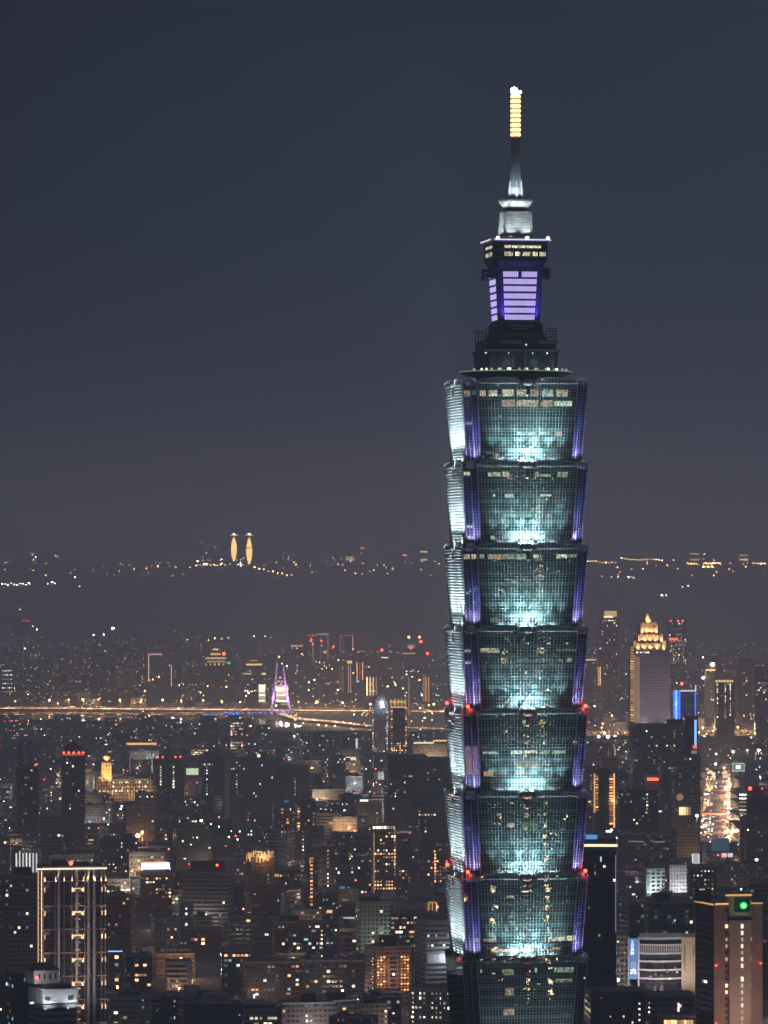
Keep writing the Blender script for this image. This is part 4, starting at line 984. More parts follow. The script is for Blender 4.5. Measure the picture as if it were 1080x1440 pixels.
b = B('office_block', 'blue-lit glass block standing by the road', 'office building', 283, 306, 1006, 8000, 'dark', 1048, .1, 20, 'blue-roofed block')
for px in (288, 293, 299, 304): link('roof_lamp', WM['blue'], b.root, (b.u(px), -b.D / 2, b.H + 1), (3, 3, 2))
b.column(303, 1008, 1016, 'amber', 3, 3)
b = B('commercial_block', 'pale hall with a wide glowing yellow front, above the office slabs', 'hall', 478, 505, 1054, 6900, 'white', 1072, .1, 24, 'glowing yellow hall'); b.rect('lit_sign', 483, 1064, 500, 1068, G['strip_cream'], .8); lamp('hall_glow', 'POINT', (0, -b.D / 2 - 8, 12), 30000, (1, .8, .5), b.root)
b = B('office_block', 'bluish square block right above the glowing yellow hall', 'office building', 476, 504, 1034, 7500, 'dark', 1054, .1, 24, 'bluish square block'); b.cells(1036, 1052, .1, 'cool teal'); b.rect('side_sign', 500, 1038, 503, 1054, G['sign_white'])
b = B('tower_block', 'short white-lit striped block with rows of pale windows between beige slabs', 'office building', 452, 486, 1063, 6300, 'ribbon', 1102, .3, 22, 'pale striped block'); b.cells(1066, 1100, .5, 'dim warm', side=True); b.cells(1066, 1100, .12, 'dim white')
b = B('night_market_hall', 'bright yellow-lit low hall left of the white-washed tower', 'hall', 268, 293, 1052, 7300, 'cream' if False else 'beige', 1062, 0, 20, 'yellow low hall'); b.cells(1050, 1062, .9, 'gold white', w=.9, h=.6)
b = B('warehouse', 'long warehouse with a bright orange lit roof edge', 'warehouse', 178, 220, 1046, 7500, 'beige', 1056, 0, 30, 'orange-edged warehouse'); b.rect('roof_edge_light', 178, 1044, 220, 1047, G['string'], .6)
b = B('sports_hall', 'pale hall whose open side glows greenish white', 'hall', 261, 281, 1078, 6600, 'white', 1092, 0, 24, 'greenish glowing hall', roof=False); b.rect('lit_opening', 262, 1080, 279, 1091, G['greenish'], .4)
b = B('warehouse', 'long pale riverside hall with a white lit roof line', 'warehouse', 580, 634, 1046, 7000, 'beige', 1064, .0, 30, 'pale riverside hall'); b.rect('roof_edge_light', 582, 1043, 610, 1045, G['strip_cream'], .6); b.rect('roof_edge_light', 610, 1040, 634, 1042, G['string'], .6)
lamp('hall_glow', 'POINT', (0, -b.D / 2 - 16, 18), 90000, (1, .72, .45), b.root)

far = [  # px0 px1 top Y label anchor, then a function of details
    (405, 431, 907, 13500, 'grey', 'distant tower with a thin lit roof line, leftmost of the waterfront cluster', 'far lit-roof tower'),
    (430, 446, 893, 14000, 'dark', 'distant dark riverside tower crowned by red and orange lamps', 'far orange-lamped tower'),
    (445, 462, 891, 14200, 'fins', 'distant pale tower striped by white vertical light lines', 'far white-striped tower'),
    (462, 475, 892, 13800, 'dark', 'distant dark tower with two red lamps, between striped and pink-dotted towers', 'far two-lamp tower'),
    (476, 498, 893, 14100, 'brown', 'distant wide tower with pink-white crown dots', 'far pink-dotted tower'),
    (498, 521, 913, 13000, 'grey', 'distant low tower with golden lamps on a curved roof', 'far golden-roofed tower'),
    (536, 552, 923, 12500, 'dark', 'distant tower with greenish roof bar and red mast lamp', 'far green-barred tower'),
    (568, 590, 907, 12500, 'dark', 'distant tower with glowing pale crown and orange mast lamps', 'far pale-crowned tower'),
    (573, 578, 950, 9800, 'brown', 'slim pink-lit tower edge in front of the far bank', 'slim pink-lit tower'),
    (594, 606, 951, 10500, 'dark', 'dark tower with three bright orange vertical bars', 'three-barred tower'),
    (206, 228, 919, 12500, 'grey', 'distant block outlined by a reddish roof line and left edge', 'far reddish-outlined block'),
    (235, 244, 923, 12000, 'grey', 'distant slender tower dotted down its edge', 'far slender dotted tower'),
    (287, 322, 925, 12000, 'brown', 'distant palace-like tower with stacked golden rooflets and a red lamp', 'far golden rooflet tower'),
    (340, 370, 933, 11500, 'dark', 'distant pair-topped tower with yellow stacked crown lights', 'far yellow-crowned tower'),
    (0, 20, 938, 11500, 'grey', 'distant square tower with rows of pale green windows at the left edge', 'far pale-green windowed tower'),
    (362, 374, 960, 10600, 'beige', 'narrow tower fully striped with yellow lit floors, left of the purple bridge tower', 'yellow-striped tower'),
    (386, 406, 958, 10500, 'beige', 'tower striped with yellow floors seen through the purple bridge tower', 'yellow-striped twin'),
    (476, 484, 930, 11500, 'brown', 'slim distant tower with pink vertical stripes', 'slim pink-striped tower'),
    (487, 496, 931, 11400, 'brown', 'slim distant tower with bright pink vertical line and golden cap', 'slim gold-capped tower'),
    (499, 512, 929, 11300, 'dark', 'slim distant tower with golden stripes over a blue lamp', 'slim blue-footed tower'),
    (514, 532, 950, 11000, 'beige', 'distant low tower covered in yellow window columns', 'yellow-columned low tower'),
    (838, 870, 870, 9500, 'dark', 'distant tower with a glowing golden sign box on its roof', 'golden sign tower'),
    (938, 966, 872, 9800, 'dark', 'distant dark tower with three red roof lamps behind the golden-crowned tower', 'far three-lamp tower'),
    (838, 848, 932, 9000, 'dark', 'distant dark tower with two orange vertical bars beside the skyscraper', 'orange-barred far tower'),
    (1060, 1080, 938, 8200, 'ribbon', 'pale grey tower at the frame\'s right edge above the highway', 'grey edge tower'),
    (1004, 1033, 956, 8000, 'dark', 'dark tower with a golden lit crown and white dotted edges', 'golden-crowned dotted tower'),
    (990, 1006, 935, 9000, 'grey', 'distant tower with white floodlamps and thin golden roof outline', 'floodlamp tower'),
    (1036, 1058, 925, 9400, 'black', 'tall blank dark tower left of the grey edge tower', 'blank dark far tower'),
]
FB = {}
for (x0, x1, py, Y, kd, lab, an) in far:
    q = B('distant_tower', lab, 'tower', x0, x1, py, Y, kd, 990 if x0 < 620 else 1010, .1, None, an)
    FB[an] = q; cw = 2.2 / F * Y
    q.cells(py + 3, 985, .10, 'warm amber white dim cool', pu=cw * 1.5, pz=cw * 1.8, w=.45, h=.4, cap=26)


def fbars(an, xs, y0, y1, c, w=.9): 
    for x in xs: FB[an].rect('light_bar', x - w / 2, y0, x + w / 2, y1, G[c], 1.0)


q = FB['far lit-roof tower']; q.rect('roof_light', 409, 907, 426, 909, G['dim'], 1)
q = FB['far orange-lamped tower']
for px, py in ((434, 893.5), (439, 893.5), (444, 893.5), (438, 899), (452, 901), (440, 906)): q.red(px, py, 2.6, soft=(py < 894))
fbars('far orange-lamped tower', (435, 440, 444), 900, 930, 'dim', .6)
fbars('far white-striped tower', (451, 456, 461), 892, 928, 'dim', 1.2); FB['far white-striped tower'].rect('roof_light', 446, 891, 462, 892.5, G['white'], 1)
q = FB['far two-lamp tower']; q.red(469, 909, 3.2); q.red(457, 917, 3.2); fbars('far two-lamp tower', (465, 470), 895, 930, 'dim', .7)
q = FB['far pink-dotted tower']
for px in (480, 484, 488, 492, 496): q.red(px, 893 + abs(px - 488) * .2, 2.0, soft=True)
fbars('far pink-dotted tower', (478, 482, 496), 896, 915, 'pink', .7); q.red(508, 923, 3.2)
q = FB['far golden-roofed tower']
for px, py in ((504, 917), (511, 916), (507, 915), (516, 921)): q.wpx(px, py, 2.6, 1.4, 'gold')
q = FB['far green-barred tower']; q.rect('roof_bar', 536, 924, 546, 925.2, G['greenish'], 1); q.red(537, 914, 3.4); q.rect('roof_bar', 540, 905, 541, 906.5, G['amber'], 1)
q = FB['far pale-crowned tower']; q.rect('crown_light', 573, 907, 583, 911, G['white'], 1); q.rect('crown_light', 566, 918, 584, 919.5, G['gold'], 1)
for px, py in ((576, 896), (591, 896)): link('mast_lamp', STREET_BALL, q.root, (q.u(px), 0, q.z(py)), (3.6, 3.6, 3.6)); MB().cyl(q.u(px), 0, q.H - 2, q.z(py), .6, 6).build('mast', M['steel'], q.root)
q.red(592, 902, 3.6); q.red(578, 911, 2.8); q.red(601, 919, 3.6)
fbars('slim pink-lit tower', (575,), 952, 1018, 'pink', 1.6)
fbars('three-barred tower', (596, 599, 603), 952, 986, 'sign_orange', 1.2)
fbars('far reddish-outlined block', (209,), 921, 965, 'dim', 1.6); FB['far reddish-outlined block'].rect('roof_light', 208, 919, 228, 921, G['pink'], 1)
fbars('far slender dotted tower', (241,), 935, 975, 'dim', 1.2)
q = FB['far golden rooflet tower']
for x0, x1, y0, y1 in ((289, 318, 924, 926.5), (291, 316, 929, 931), (296, 310, 918, 921), (299, 307, 912, 914)): q.rect('golden_rooflet', x0, y0, x1, y1, G['gold'], 1.5)
MB().box(q.u(297), q.u(309), -6, 6, q.H, q.z(916)).build('upper_block', M['brick'], q.root); MB().box(q.u(300), q.u(306), -4, 4, q.z(916), q.z(910)).build('upper_block', M['brick'], q.root)
q.red(315, 919, 4); q.wpx(322, 932, 3, 3, 'green')
for px in (290, 296, 302, 308, 314): q.wpx(px, 934, 2, 3, 'gold')
q = FB['far yellow-crowned tower']
for x0, x1, y0, y1 in ((346, 368, 933, 935.5), (341, 354, 946, 948.5), (368, 381, 946, 948.5), (352, 362, 928, 929.5)): q.rect('crown_light', x0, y0, x1, y1, G['gold'], 1.5)
q = FB['far pale-green windowed tower']
for r_ in range(7):
    for i in range(5): q.wpx(4 + i * 3, 943 + r_ * 6, 2.0, 1.2, 'greenish' if i % 2 else 'cool')
for an, x0, x1 in (('yellow-striped tower', 364, 373), ('yellow-striped twin', 388, 405)):
    for r_ in range(12): FB[an].rect('lit_floor', x0, 963 + r_ * 2.7, x1, 964.6 + r_ * 2.7, G['white'], .8)
fbars('slim pink-striped tower', (478, 482), 935, 985, 'dim', .9); fbars('slim gold-capped tower', (490, 493), 935, 985, 'pink', 1.2); FB['slim gold-capped tower'].rect('cap_light', 488, 929, 495, 933, G['gold'], 1)
fbars('slim blue-footed tower', (502, 506, 510), 931, 956, 'amber', .9); FB['slim blue-footed tower'].wpx(503, 958, 4, 2, 'blue_pale')
for i in range(4): fbars('yellow-columned low tower', (516 + i * 4.4,), 952, 978, 'warm', 1.1)
q = FB['golden sign tower']; q.rect('roof_sign', 850, 859, 867, 867, G['gold'], 2); q.rect('sign_edge', 849, 866, 862, 868.5, G['strip_cream'], 2.3)
MB().box(q.u(848), q.u(868), -8, 8, q.H, q.z(858.5)).build('upper_block', M['dark_roof'], q.root)
for i in range(5): q.wpx(849 + i * 4, 872.5, 2.6, 1.2, 'white')
q = FB['far three-lamp tower']
for px in (943, 953.5, 960): q.red(px, 873, 1.8)
q.cells(898, 935, .5, 'dim white greenish cool', pu=2.4, pz=3.2, cap=90); q.rect('sign', 941, 897, 953, 900, G['red_soft'], 1)
for i in range(3): q.wpx(955, 884 + i * 8, 8, 1, 'dim')
fbars('orange-barred far tower', (841.5, 844), 938, 964, 'string', 1.2); FB['orange-barred far tower'].rect('crown_light', 824, 927, 838, 928.5, G['string'], 1)
q = FB['grey edge tower']; q.cells(960, 985, .3, 'white warm', pu=3, pz=4, cap=40)
q = FB['golden-crowned dotted tower']; q.rect('crown_light', 1006, 956, 1031, 959, G['gold'], 1)
for px in (1009, 1020, 1027): q.column(px, 962, 1012, 'white', 1.5, 1.8, 3.8)
for px in (1008, 1024): q.wpx(px, 961, 3, 2, 'gold')
q = FB['floodlamp tower']
for px, py, r_ in ((1015 - 13, 934, 4.0), (989, 953, 2.6)): link('floodlamp', WHITE_BALL, q.root, (q.u(px), -q.D / 2 - 1, q.z(py)), (r_, r_, r_))
q.rect('outline_light', 993, 941, 1006, 943, G['gold'], 1); q.rect('outline_light', 992, 941, 993, 953, G['string'], 1)

# ---------------- golden-crowned banded tower on the right
b = B('office_tower', 'tall banded tower with a stepped golden lit crown and one orange-lit flank', 'office tower', 884, 942, 915, 5600, (facade('pink granite banded', (.40, .34, .37), (.15, .13, .15), 300, 3.0, 1.0, .5, even=True), 3.0, 3.9), 1020, .16, 36, 'golden-crowned banded tower', roof=False)
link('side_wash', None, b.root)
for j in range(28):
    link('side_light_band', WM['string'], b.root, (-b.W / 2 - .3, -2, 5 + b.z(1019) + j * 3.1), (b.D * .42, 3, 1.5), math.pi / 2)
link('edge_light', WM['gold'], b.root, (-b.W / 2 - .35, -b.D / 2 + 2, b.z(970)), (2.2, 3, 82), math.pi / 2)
b.rect('edge_light', 894, 923, 899.5, 1020, G['dim'], .5)
for i in range(7): b.wpx(888 + i * 2.6 + 8, 917, 1.8, 2, 'white')
for px, y0, y1 in ((897, 0, 0),): pass
cs = b.W / 48 * 1.0
prof = [(893, 936, 915, 904), (897, 933, 904, 892), (902, 926, 892, 876)]
for (x0, x1, yb, yt) in prof:
    w2 = (x1 - x0) / 2 / F * b.Y; c0 = b.u((x0 + x1) / 2 + 1)
    mb = MB().box(c0 - w2, c0 + w2, -w2, w2, b.z(yb), b.z(yt)); mb.build('crown_stage', M['cream'], b.root)
    for f in (-.8, -.27, .27, .8):
        MB().box(c0 + f * w2 - 1.3, c0 + f * w2 + 1.3, -w2 - 1.0, -w2 + .1, b.z(yb), b.z(yt - 1.2)).build('crown_pier', M['cream'], b.root)
c0 = b.u(915)
MB().loft([[(c0 + x * 7, y * 7, b.z(876)) for x, y in ((-1, -1), (1, -1), (1, 1), (-1, 1))], [(c0 + x * 2.6, y * 2.6, b.z(870)) for x, y in ((-1, -1), (1, -1), (1, 1), (-1, 1))], [(c0 + x * .8, y * .8, b.z(864)) for x, y in ((-1, -1), (1, -1), (1, 1), (-1, 1))]]).build('crown_pyramid', M['cream'], b.root)
MB().cyl(c0, 0, b.z(865), b.z(861), .5, 6, .2).build('spire', M['cream'], b.root)
for (x0, x1, yb, yt) in prof:
    w2 = (x1 - x0) / 2 / F * b.Y
    for f in (-.9, -.45, 0, .45, .9): lamp('crown_flood', 'SPOT', (c0 + f * w2, -w2 - 2.6, b.z(yb) + .8), 14000, (1, .52, .24), b.root, (c0 + f * w2 * .9, -w2, b.z(yt)), R(95), 1)
lamp('crown_flood', 'SPOT', (c0, -9, b.z(875)), 26000, (1, .62, .22), b.root, (c0, 0, b.z(869)), R(80), 1)
for px in (893, 934): link('corner_lantern', WM['gold'], b.root, (b.u(px), -b.D / 2, b.z(905)), (3, 6, 7))
b.cells(930, 1010, .02, 'dim white')
for dx in (-25, 5, 35): lamp('facade_wash', 'SPOT', (dx, -b.D / 2 - 70, b.z(1018)), 65000, (1, .85, .9), b.root, (dx * .5, -b.D / 2, b.z(965)), R(85), 1, 2)  # unseen spots added to brighten the front
b = B('office_block', 'broad grey block with scattered white windows below the golden-crowned banded tower', 'office building', 884, 982, 1019, 5350, 'grey', 1100, .06, 30, 'broad grey block')
b.cells(1024, 1075, .10, 'white warm cool', cap=70); b.hut(.75, .4, 6, fy=-.2)
b = B('office_block', 'block with glowing blue edge lines and blue-lit floors, right of the banded tower', 'office building', 947, 980, 972, 6000, 'dark', 1016, .18, 26, 'blue-edged block')
for r_ in range(7): b.rect('blue_floor_line', 955, 975 + r_ * 5, 978, 976 + r_ * 5, glow('dim blue line', (.03, .1, .55), .35), .4)
b.rect('edge_light', 954, 970, 956.5, 1012, G['blue'], .8); b.rect('edge_light', 949.5, 970, 952.5, 1012, G['blue_pale'], 1.2); b.rect('edge_light', 977, 972, 978.4, 1008, G['blue'], .8)
b.rect('roof_light', 956, 970, 979, 972, G['strip_white'], .6); b.rect('roof_light', 977.5, 963, 979, 970, G['strip_white'], .6); b.red(959, 961, 2.0, light=3000)
lamp('blue_glow', 'POINT', (-b.W / 2 - 3, -b.D / 2 - 3, b.z(990)), 16000, (.05, .2, 1), b.root)
for i in range(6): link('window', WM['blue'], b.root, (-b.W / 2 - .3, -b.D * .4 + i * 4, b.z(990)), (1.0, 3, 34), math.pi / 2)
b = B('office_block', 'slim block whose right edge is a blue neon line with a red foot', 'office building', 960, 982, 1008, 5250, 'black', 1065, .1, 18, 'blue neon slim block')
b.rect('neon_line', 976.5, 1012, 979.5, 1048, G['blue_pale'], 1.0); b.rect('neon_foot', 974, 1048, 980, 1052, G['red_soft'], 1.0); b.rect('sign', 972, 1055, 980, 1060, G['cool'], .6)
b = B('apartment_tower', 'twin-columned tower with two orange strings of light framing a dark middle', 'apartment tower', 833, 868, 1087, 4700, 'dark', 1165, .06, 22, 'orange twin-string tower', roof=False)
for k, (x0, x1, y0, y1) in enumerate(((835, 837, 1087, 1142), (862.5, 864.5, 1087, 1163), )): b.rect('light_string', x0, y0, x1, y1, G['string'], 1.2)
for j in range(13): b.win(b.u(839.5), b.z(1091 + j * 3.9), 2.6, 1.3, 'amber')
for j in range(18): b.win(b.u(859.5), b.z(1091 + j * 3.9), 3.4, 1.3, 'amber')
MB().box(b.u(841), b.u(857), -6, 6, b.H, b.z(1080)).build('roof_hut', M['dark_roof'], b.root); b.rect('dark_bay', 843, 1108, 855, 1165, M['black'], 1.0)
lamp('string_glow', 'POINT', (b.u(862), -b.D / 2 - 4, b.z(1125)), 6000, (1, .5, .2), b.root)
b = B('office_tower', 'dark glass tower beside the skyscraper with a bright cream roof line', 'office tower', 812, 868, 1186, 2900, (facade('dark banded glass', (.05, .055, .065), (.012, .015, .02), 40, 4.1, 1.0, .85), 3.0, 4.1), 1400, -.03, 30, 'cream-lined dark glass tower', roof=False)
b.rect('roof_light', 800, 1185, 868.5, 1188.5, G['strip_cream'], 1.0); b.rect('roof_screen', 812, 1176, 866, 1185, M['dark_roof'], .1, 1.5)
b.rect('edge_light', 865, 1200, 866.2, 1308, glow('pale violet edge', (.5, .55, 1), .45), .6); b.wpx(845, 1206, 2, 7, 'teal')
b.cells(1190, 1400, .025, 'warm dim white', x0=825, cap=70, w=.4, h=.3); b.rect('logo_screen', 824, 1172, 840, 1178, G['sign_blue'], 1.0); b.red(833, 1183.5, .8); b.wpx(856, 1167, 8, 3, 'sign_white'); b.column(837, 1215, 1235, 'dim', .8, 2)
b = B('office_block', 'flat-topped dark block with a teal-white lit window strip', 'office building', 868, 952, 1171, 4500, 'dark', 1215, -.12, 30, 'teal-strip flat block')
for x0, x1 in ((884, 906), (918, 934)): b.rect('lit_strip', x0, 1181.5, x1, 1183, G['cool'], .4)
b.rect('roof_edge', 886, 1171, 944, 1173, M['steel'], .5)
b = B('office_block', 'brownish block with tall yellow lit foyer windows and an oval emblem above', 'office building', 944, 984, 1097, 5000, 'beige', 1150, .12, 26, 'yellow-foyered block')
for i in range(5): b.rect('foyer_window', 955 + i * 3.4, 1134, 957.6 + i * 3.4, 1145, G['warm'], .4)
MB().lathe([(2.4, -.3), (3.6, -.3), (3.6, .3), (2.4, .3)], 0, 0, 18).build('oval_emblem', G['dim'], b.root).matrix_local = Matrix.Translation((b.u(956), -b.D / 2 - .5, b.z(1120))) @ Matrix.Rotation(R(90), 4, 'X')
b = B('office_block', 'pale block with glass grille windows behind the yellow-foyered block', 'office building', 925, 985, 1062, 5150, 'grey', 1097, .1, 24, 'grille-windowed pale block'); b.cells(1066, 1072, .4, 'white dim'); b.cells(1078, 1092, .3, 'teal dim', x0=940, x1=958)
b = B('apartment_tower', 'plain tower with one long column of white stair lights, left of the yellow-foyered block', 'apartment tower', 868, 925, 1110, 4850, 'dark', 1172, .05, 24, 'long stair-lit tower'); b.column(910, 1110, 1145, 'white', 1.6, 1.6, 3.6); b.cells(1112, 1160, .05, 'white warm')
b.rect('red_sign', 910, 1093, 926, 1097, G['sign_red'], 1.0); MB().box(b.u(908), b.u(928), -6, 4, b.H, b.z(1090)).build('roof_hut', M['concrete'], b.root)
b = B('office_block', 'striped pale block between orange twin-string tower and the skyscraper edge', 'office building', 843, 870, 1066, 5600, 'ribbon', 1084, .1, 24, 'striped pale block')
b = B('office_block', 'broad dark block with stacked curved white balconies at its left corner', 'office building', 1040, 1080, 1118, 4600, 'fins', 1190, .1, 28, 'stacked balcony block')
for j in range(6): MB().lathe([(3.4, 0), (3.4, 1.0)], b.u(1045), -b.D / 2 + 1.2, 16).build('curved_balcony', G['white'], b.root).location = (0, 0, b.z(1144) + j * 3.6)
b.red(1055, 1108, 1.7, light=1500); b.red(1072, 1108, 1.1, soft=True); b.mast(.1, 14, 3); b.hut(.6, .5, 8)
b = B('office_block', 'plain ribbed grey block under the stacked balcony block', 'office building', 1046, 1080, 1148, 4400, 'grey', 1195, .1, 24, 'plain ribbed block'); b.wpx(1052, 1166, 2, 2, 'white'); b.cells(1165, 1180, .2, 'dim cool')
t = thing('billboard', 'bright white billboard framed in pale green above the busy street', 'billboard', (X(1038.5, 6200), 6200, Z(1085, 6200)))
MB().box(-8, 8, 0, 1.2, 0, 11).build('panel', G['sign_white'], t); MB().box(-7, 7, -.3, -.05, 1.6, 9.6).build('picture', G['teal'], t)
MB().box(-3.5, 2.8, -.5, -.32, 3.4, 8).build('picture_detail', G['sign_white'], t)
for u_ in (-6, 6): MB().box(u_ - .4, u_ + .4, .2, 1, -Z(1085, 6200), 0).build('post', M['steel'], t)
b = B('apartment_block', 'small white-lit block with grid of dark windows and glowing left end', 'apartment block', 906, 935, 1222, 4300, (facade('white window grid', (.5, .5, .5), (.03, .035, .04), 4.4, 3.6, .6, .6), 4.4, 3.6), 1258, .12, 18, 'glowing-ended white block')
lamp('street_glow', 'SPOT', (b.u(912), -b.D / 2 - 12, b.z(1262)), 70000, (.8, 1, 1), b.root, (b.u(918), -b.D / 2, b.z(1235)), R(100), 1); b.rect('lit_stair', 909, 1228, 913, 1252, G['teal'], .3)
b = B('apartment_block', 'white apartment block with balconies, right of the glowing-ended white block', 'apartment block', 939, 968, 1217, 4250, (facade('white balconies', (.5, .48, .5), (.06, .06, .07), 2.6, 3.2, .5, .45), 2.6, 3.2), 1258, .1, 18, 'white balcony block')
lamp('street_glow', 'SPOT', (0, -b.D / 2 - 16, b.z(1262)), 60000, (.95, .95, 1), b.root, (0, -b.D / 2, b.z(1235)), R(100), 1); b.hut(.6, .25, 5, False); b.wpx(958, 1249, 3, 3, 'warm'); b.wpx(952, 1232, 5, 2, 'dim')
t = thing('vertical_sign', 'tall white glowing vertical sign standing above dark roofs', 'sign', (X(978.5, 4400), 4400, 0))
MB().box(-2.2, 2.2, -.6, .6, Z(1217, 4400), Z(1200, 4400)).build('sign_box', G['sign_white'], t); MB().box(-3.4, 3.4, .7, 1.6, Z(1214, 4400), Z(1201, 4400)).build('side_board', G['cool'], t); MB().cyl(0, 0, 0, Z(1217, 4400), 1.2, 8).build('post', M['steel'], t)
b = B('apartment_block', 'little white stepped house block with a blue glass box on top', 'apartment block', 988, 1020, 1198, 4400, 'white', 1215, .2, 16, 'little white stepped block')
MB().box(-b.W / 2, -b.W * .2, -5, 5, b.H, b.z(1184)).build('stair_tower', M['white'], b.root)
MB().box(-1, 12, -b.D / 2, 4, b.H, b.z(1179)).build('glass_box', glow('dim blue glass', (.2, .4, .6), .22), b.root); b.cells(1199, 1210, .4, 'dim pink')
for px, c in ((1018.5, 'pink'), (1027, 'strip_white')): link('flood_lamp', WM[c], b.root, (b.u(px), -b.D / 2, b.z(1202)), (4.5, 4, 3.5))
b = B('apartment_block', 'dark speckled block behind the green-lamped tower', 'apartment block', 966, 1008, 1218, 4000, 'dark', 1268, .1, 22, 'dark speckled block'); b.cells(1222, 1262, .30, 'white dim warm', w=.3, h=.3, cap=50)

# curved office with blue sign
WB = facade('curved office glazing', (.05, .055, .07), (.02, .025, .03), 2.2, 4.0, .8, .8)
Yc = 3000
b = B('office_block', 'curved cream office with dark glass bands and a glowing blue vertical sign', 'office building', 868, 978, 1318, Yc, (WB, 2.2, 4.0), 1392, 0, 30, 'curved cream office', roof=False, body=False)
def arc(x0, x1, y0, y1, n, bulge, pr): return [( x0 + (x1 - x0) * i / n, -b.D / 2 - bulge * math.sin(math.pi * (.15 + .85 * i / n)) - pr) for i in range(n + 1)]
ux0, ux1 = b.u(899), b.u(958)
def band(name, py0, py1, mat, pr, dy=0):
    pts = arc(ux0, ux1, 0, 0, 14, 5.0, pr); mb = MB()
    lo = [(x, y, b.z(py1)) for x, y in pts] + [(ux1, b.D / 2, b.z(py1)), (ux0, b.D / 2, b.z(py1))]
    hi = [(x, y, b.z(py0)) for x, y in pts] + [(ux1, b.D / 2, b.z(py0)), (ux0, b.D / 2, b.z(py0))]
    return mb.loft([lo, hi]).build(name, mat, b.root)
band('glazing', 1317, 1440, WB, 0)
for (p0, p1) in ((1314.5, 1318), (1324, 1326.5), (1336, 1338.5), (1347, 1349.5), (1359, 1361.5), (1371, 1373.5)): band('cream_band', p0, p1, M['white'], .7)
mb = MB()
for i in range(24):
    x = ux0 + (ux1 - ux0) * (i + .5) / 24; y = -b.D / 2 - 5.0 * math.sin(math.pi * (.15 + .85 * (i + .5) / 24)) - .35
    mb.box(x - .22, x + .22, y - .2, y + .3, b.z(1336), b.z(1326))
mb.build('vertical_louvres', M['white'], b.root)
MB().box(ux1, b.u(978), -b.D / 2, b.D / 2, 0, b.z(1315)).build('blank_end_wall', M['cream'], b.root)
MB().box(b.u(866), b.u(883), -b.D / 2 + 2, b.D / 2, 0, b.z(1313)).build('left_wing', FM['grey'][0], b.root)
MB().box(b.u(883), b.u(885.2), -b.D / 2 - .6, -b.D / 2 + 6, 0, b.z(1316)).build('frame_pier', M['white'], b.root)
MB().box(b.u(897), b.u(899.5), -b.D / 2 - 3.2, -b.D / 2 + 6, 0, b.z(1315)).build('frame_pier', M['white'], b.root)
MB().box(b.u(885.2), b.u(897), -b.D / 2 - 1.6, -b.D / 2 - 1.0, b.z(1374), b.z(1317)).build('blue_sign', glow('blue sign field', (.08, .32, .85), .75), b.root)
# brush-like white characters down the sign: four short rows of strokes, and a lower panel
def strokes(px, py, s, pat, mat, yoff):
    mb = MB()
    for (x0, y0, x1, y1) in pat: mb.box(b.u(px + x0 * s), b.u(px + x1 * s), yoff - .2, yoff, b.z(py + y1 * s), b.z(py + y0 * s))
    return mb.build('sign_character', mat, b.root)
PATS = [[(0, 0, 1, .14), (.43, 0, .57, 1), (.1, .45, .9, .58), (0, .88, 1, 1)], [(.1, 0, .24, 1), (.1, 0, .9, .14), (.76, 0, .9, 1), (.1, .43, .9, .55), (.1, .88, .9, 1)], [(0, .2, 1, .33), (.43, 0, .57, .6), (.0, .6, .3, 1), (.65, .6, 1, 1)], [(0, 0, .2, 1), (.35, .1, 1, .25), (.35, .45, 1, .58), (.6, .1, .73, 1)]]
for i in range(4): strokes(887.5, 1320 + i * 5.2, 4.2, PATS[i], G['cool'], -b.D / 2 - 1.7)
for i in range(2): strokes(887.2, 1350 + i * 9, 7.5, PATS[i + 1], G['cool'], -b.D / 2 - 1.7)
for i in range(9): strokes(961.2, 1328 + i * 4.0, 2.4, PATS[i % 4], M['brick'], -b.D / 2 - .1)
for i in range(5): strokes(974, 1326 + i * 3.0, 1.8, PATS[(i + 1) % 4], M['brick'], -b.D / 2 - .1)
link('entrance_lamp', WHITE_BALL, b.root, (b.u(869), -b.D / 2 - 2, b.z(1375)), (1.3, 1.3, 1.3))
for px, py, c in ((922, 1366, 'warm'), (930, 1368, 'teal'), (938, 1363, 'greenish'), (952, 1363, 'blue_pale'), (942, 1372, 'warm'), (915, 1369, 'cool'), (949, 1357, 'dim')): link('window', WM[c], b.root, (b.u(px), -b.D / 2 - 5.6, b.z(py)), (1.2, 1.5, .8))
for px in (885, 915, 945, 972): lamp('facade_flood', 'SPOT', (b.u(px), -b.D / 2 - 26, b.z(1395)), 24000, (1, .82, .76), b.root, (b.u(px), -b.D / 2, b.z(1340)), R(95), 1, .6)
for i in range(6): link('window', WM['dim' if i % 2 else 'warm'], b.root, (b.u(869 + (i * 5) % 11), -b.D / 2 + 1.9, b.z(1322 + i * 8)), (1.1, 1, .9))

# big beige tower with the green lamp
b = B('office_tower', 'big pinkish stone tower with orange roof outline and a glowing green emblem lamp', 'office tower', 978, 1072, 1268, 2700, (facade('pinkish stone', (.30, .21, .185), (.37, .26, .23), 400, 3.8, 1.0, .93, even=True, wrough=.8), 12, 3.4), 1440, .28, 30, 'green-lamped stone tower', roof=False)
MB().box(b.u(1024), b.u(1054), -b.D / 2 - 2.2, -b.D / 2 + 10, 0, b.z(1257)).build('central_bay', M['beige'], b.root)
sidem = facade('side dark ribs', (.07, .065, .07), (.015, .016, .02), 60, 3.4, 1.0, .6)
MB().box(-b.W / 2 - .25, -b.W / 2, -b.D / 2 + .2, b.D / 2 - .2, 0, b.H - .3).build('side_wall', sidem, b.root)
for x0, x1, py in ((1006, 1024, 1268), (1054, 1072, 1268), (1020, 1055, 1256)):
    b.rect('roof_light', x0, py - 1, x1, py + 1, G['string'], 2.6 if py < 1260 else .6)
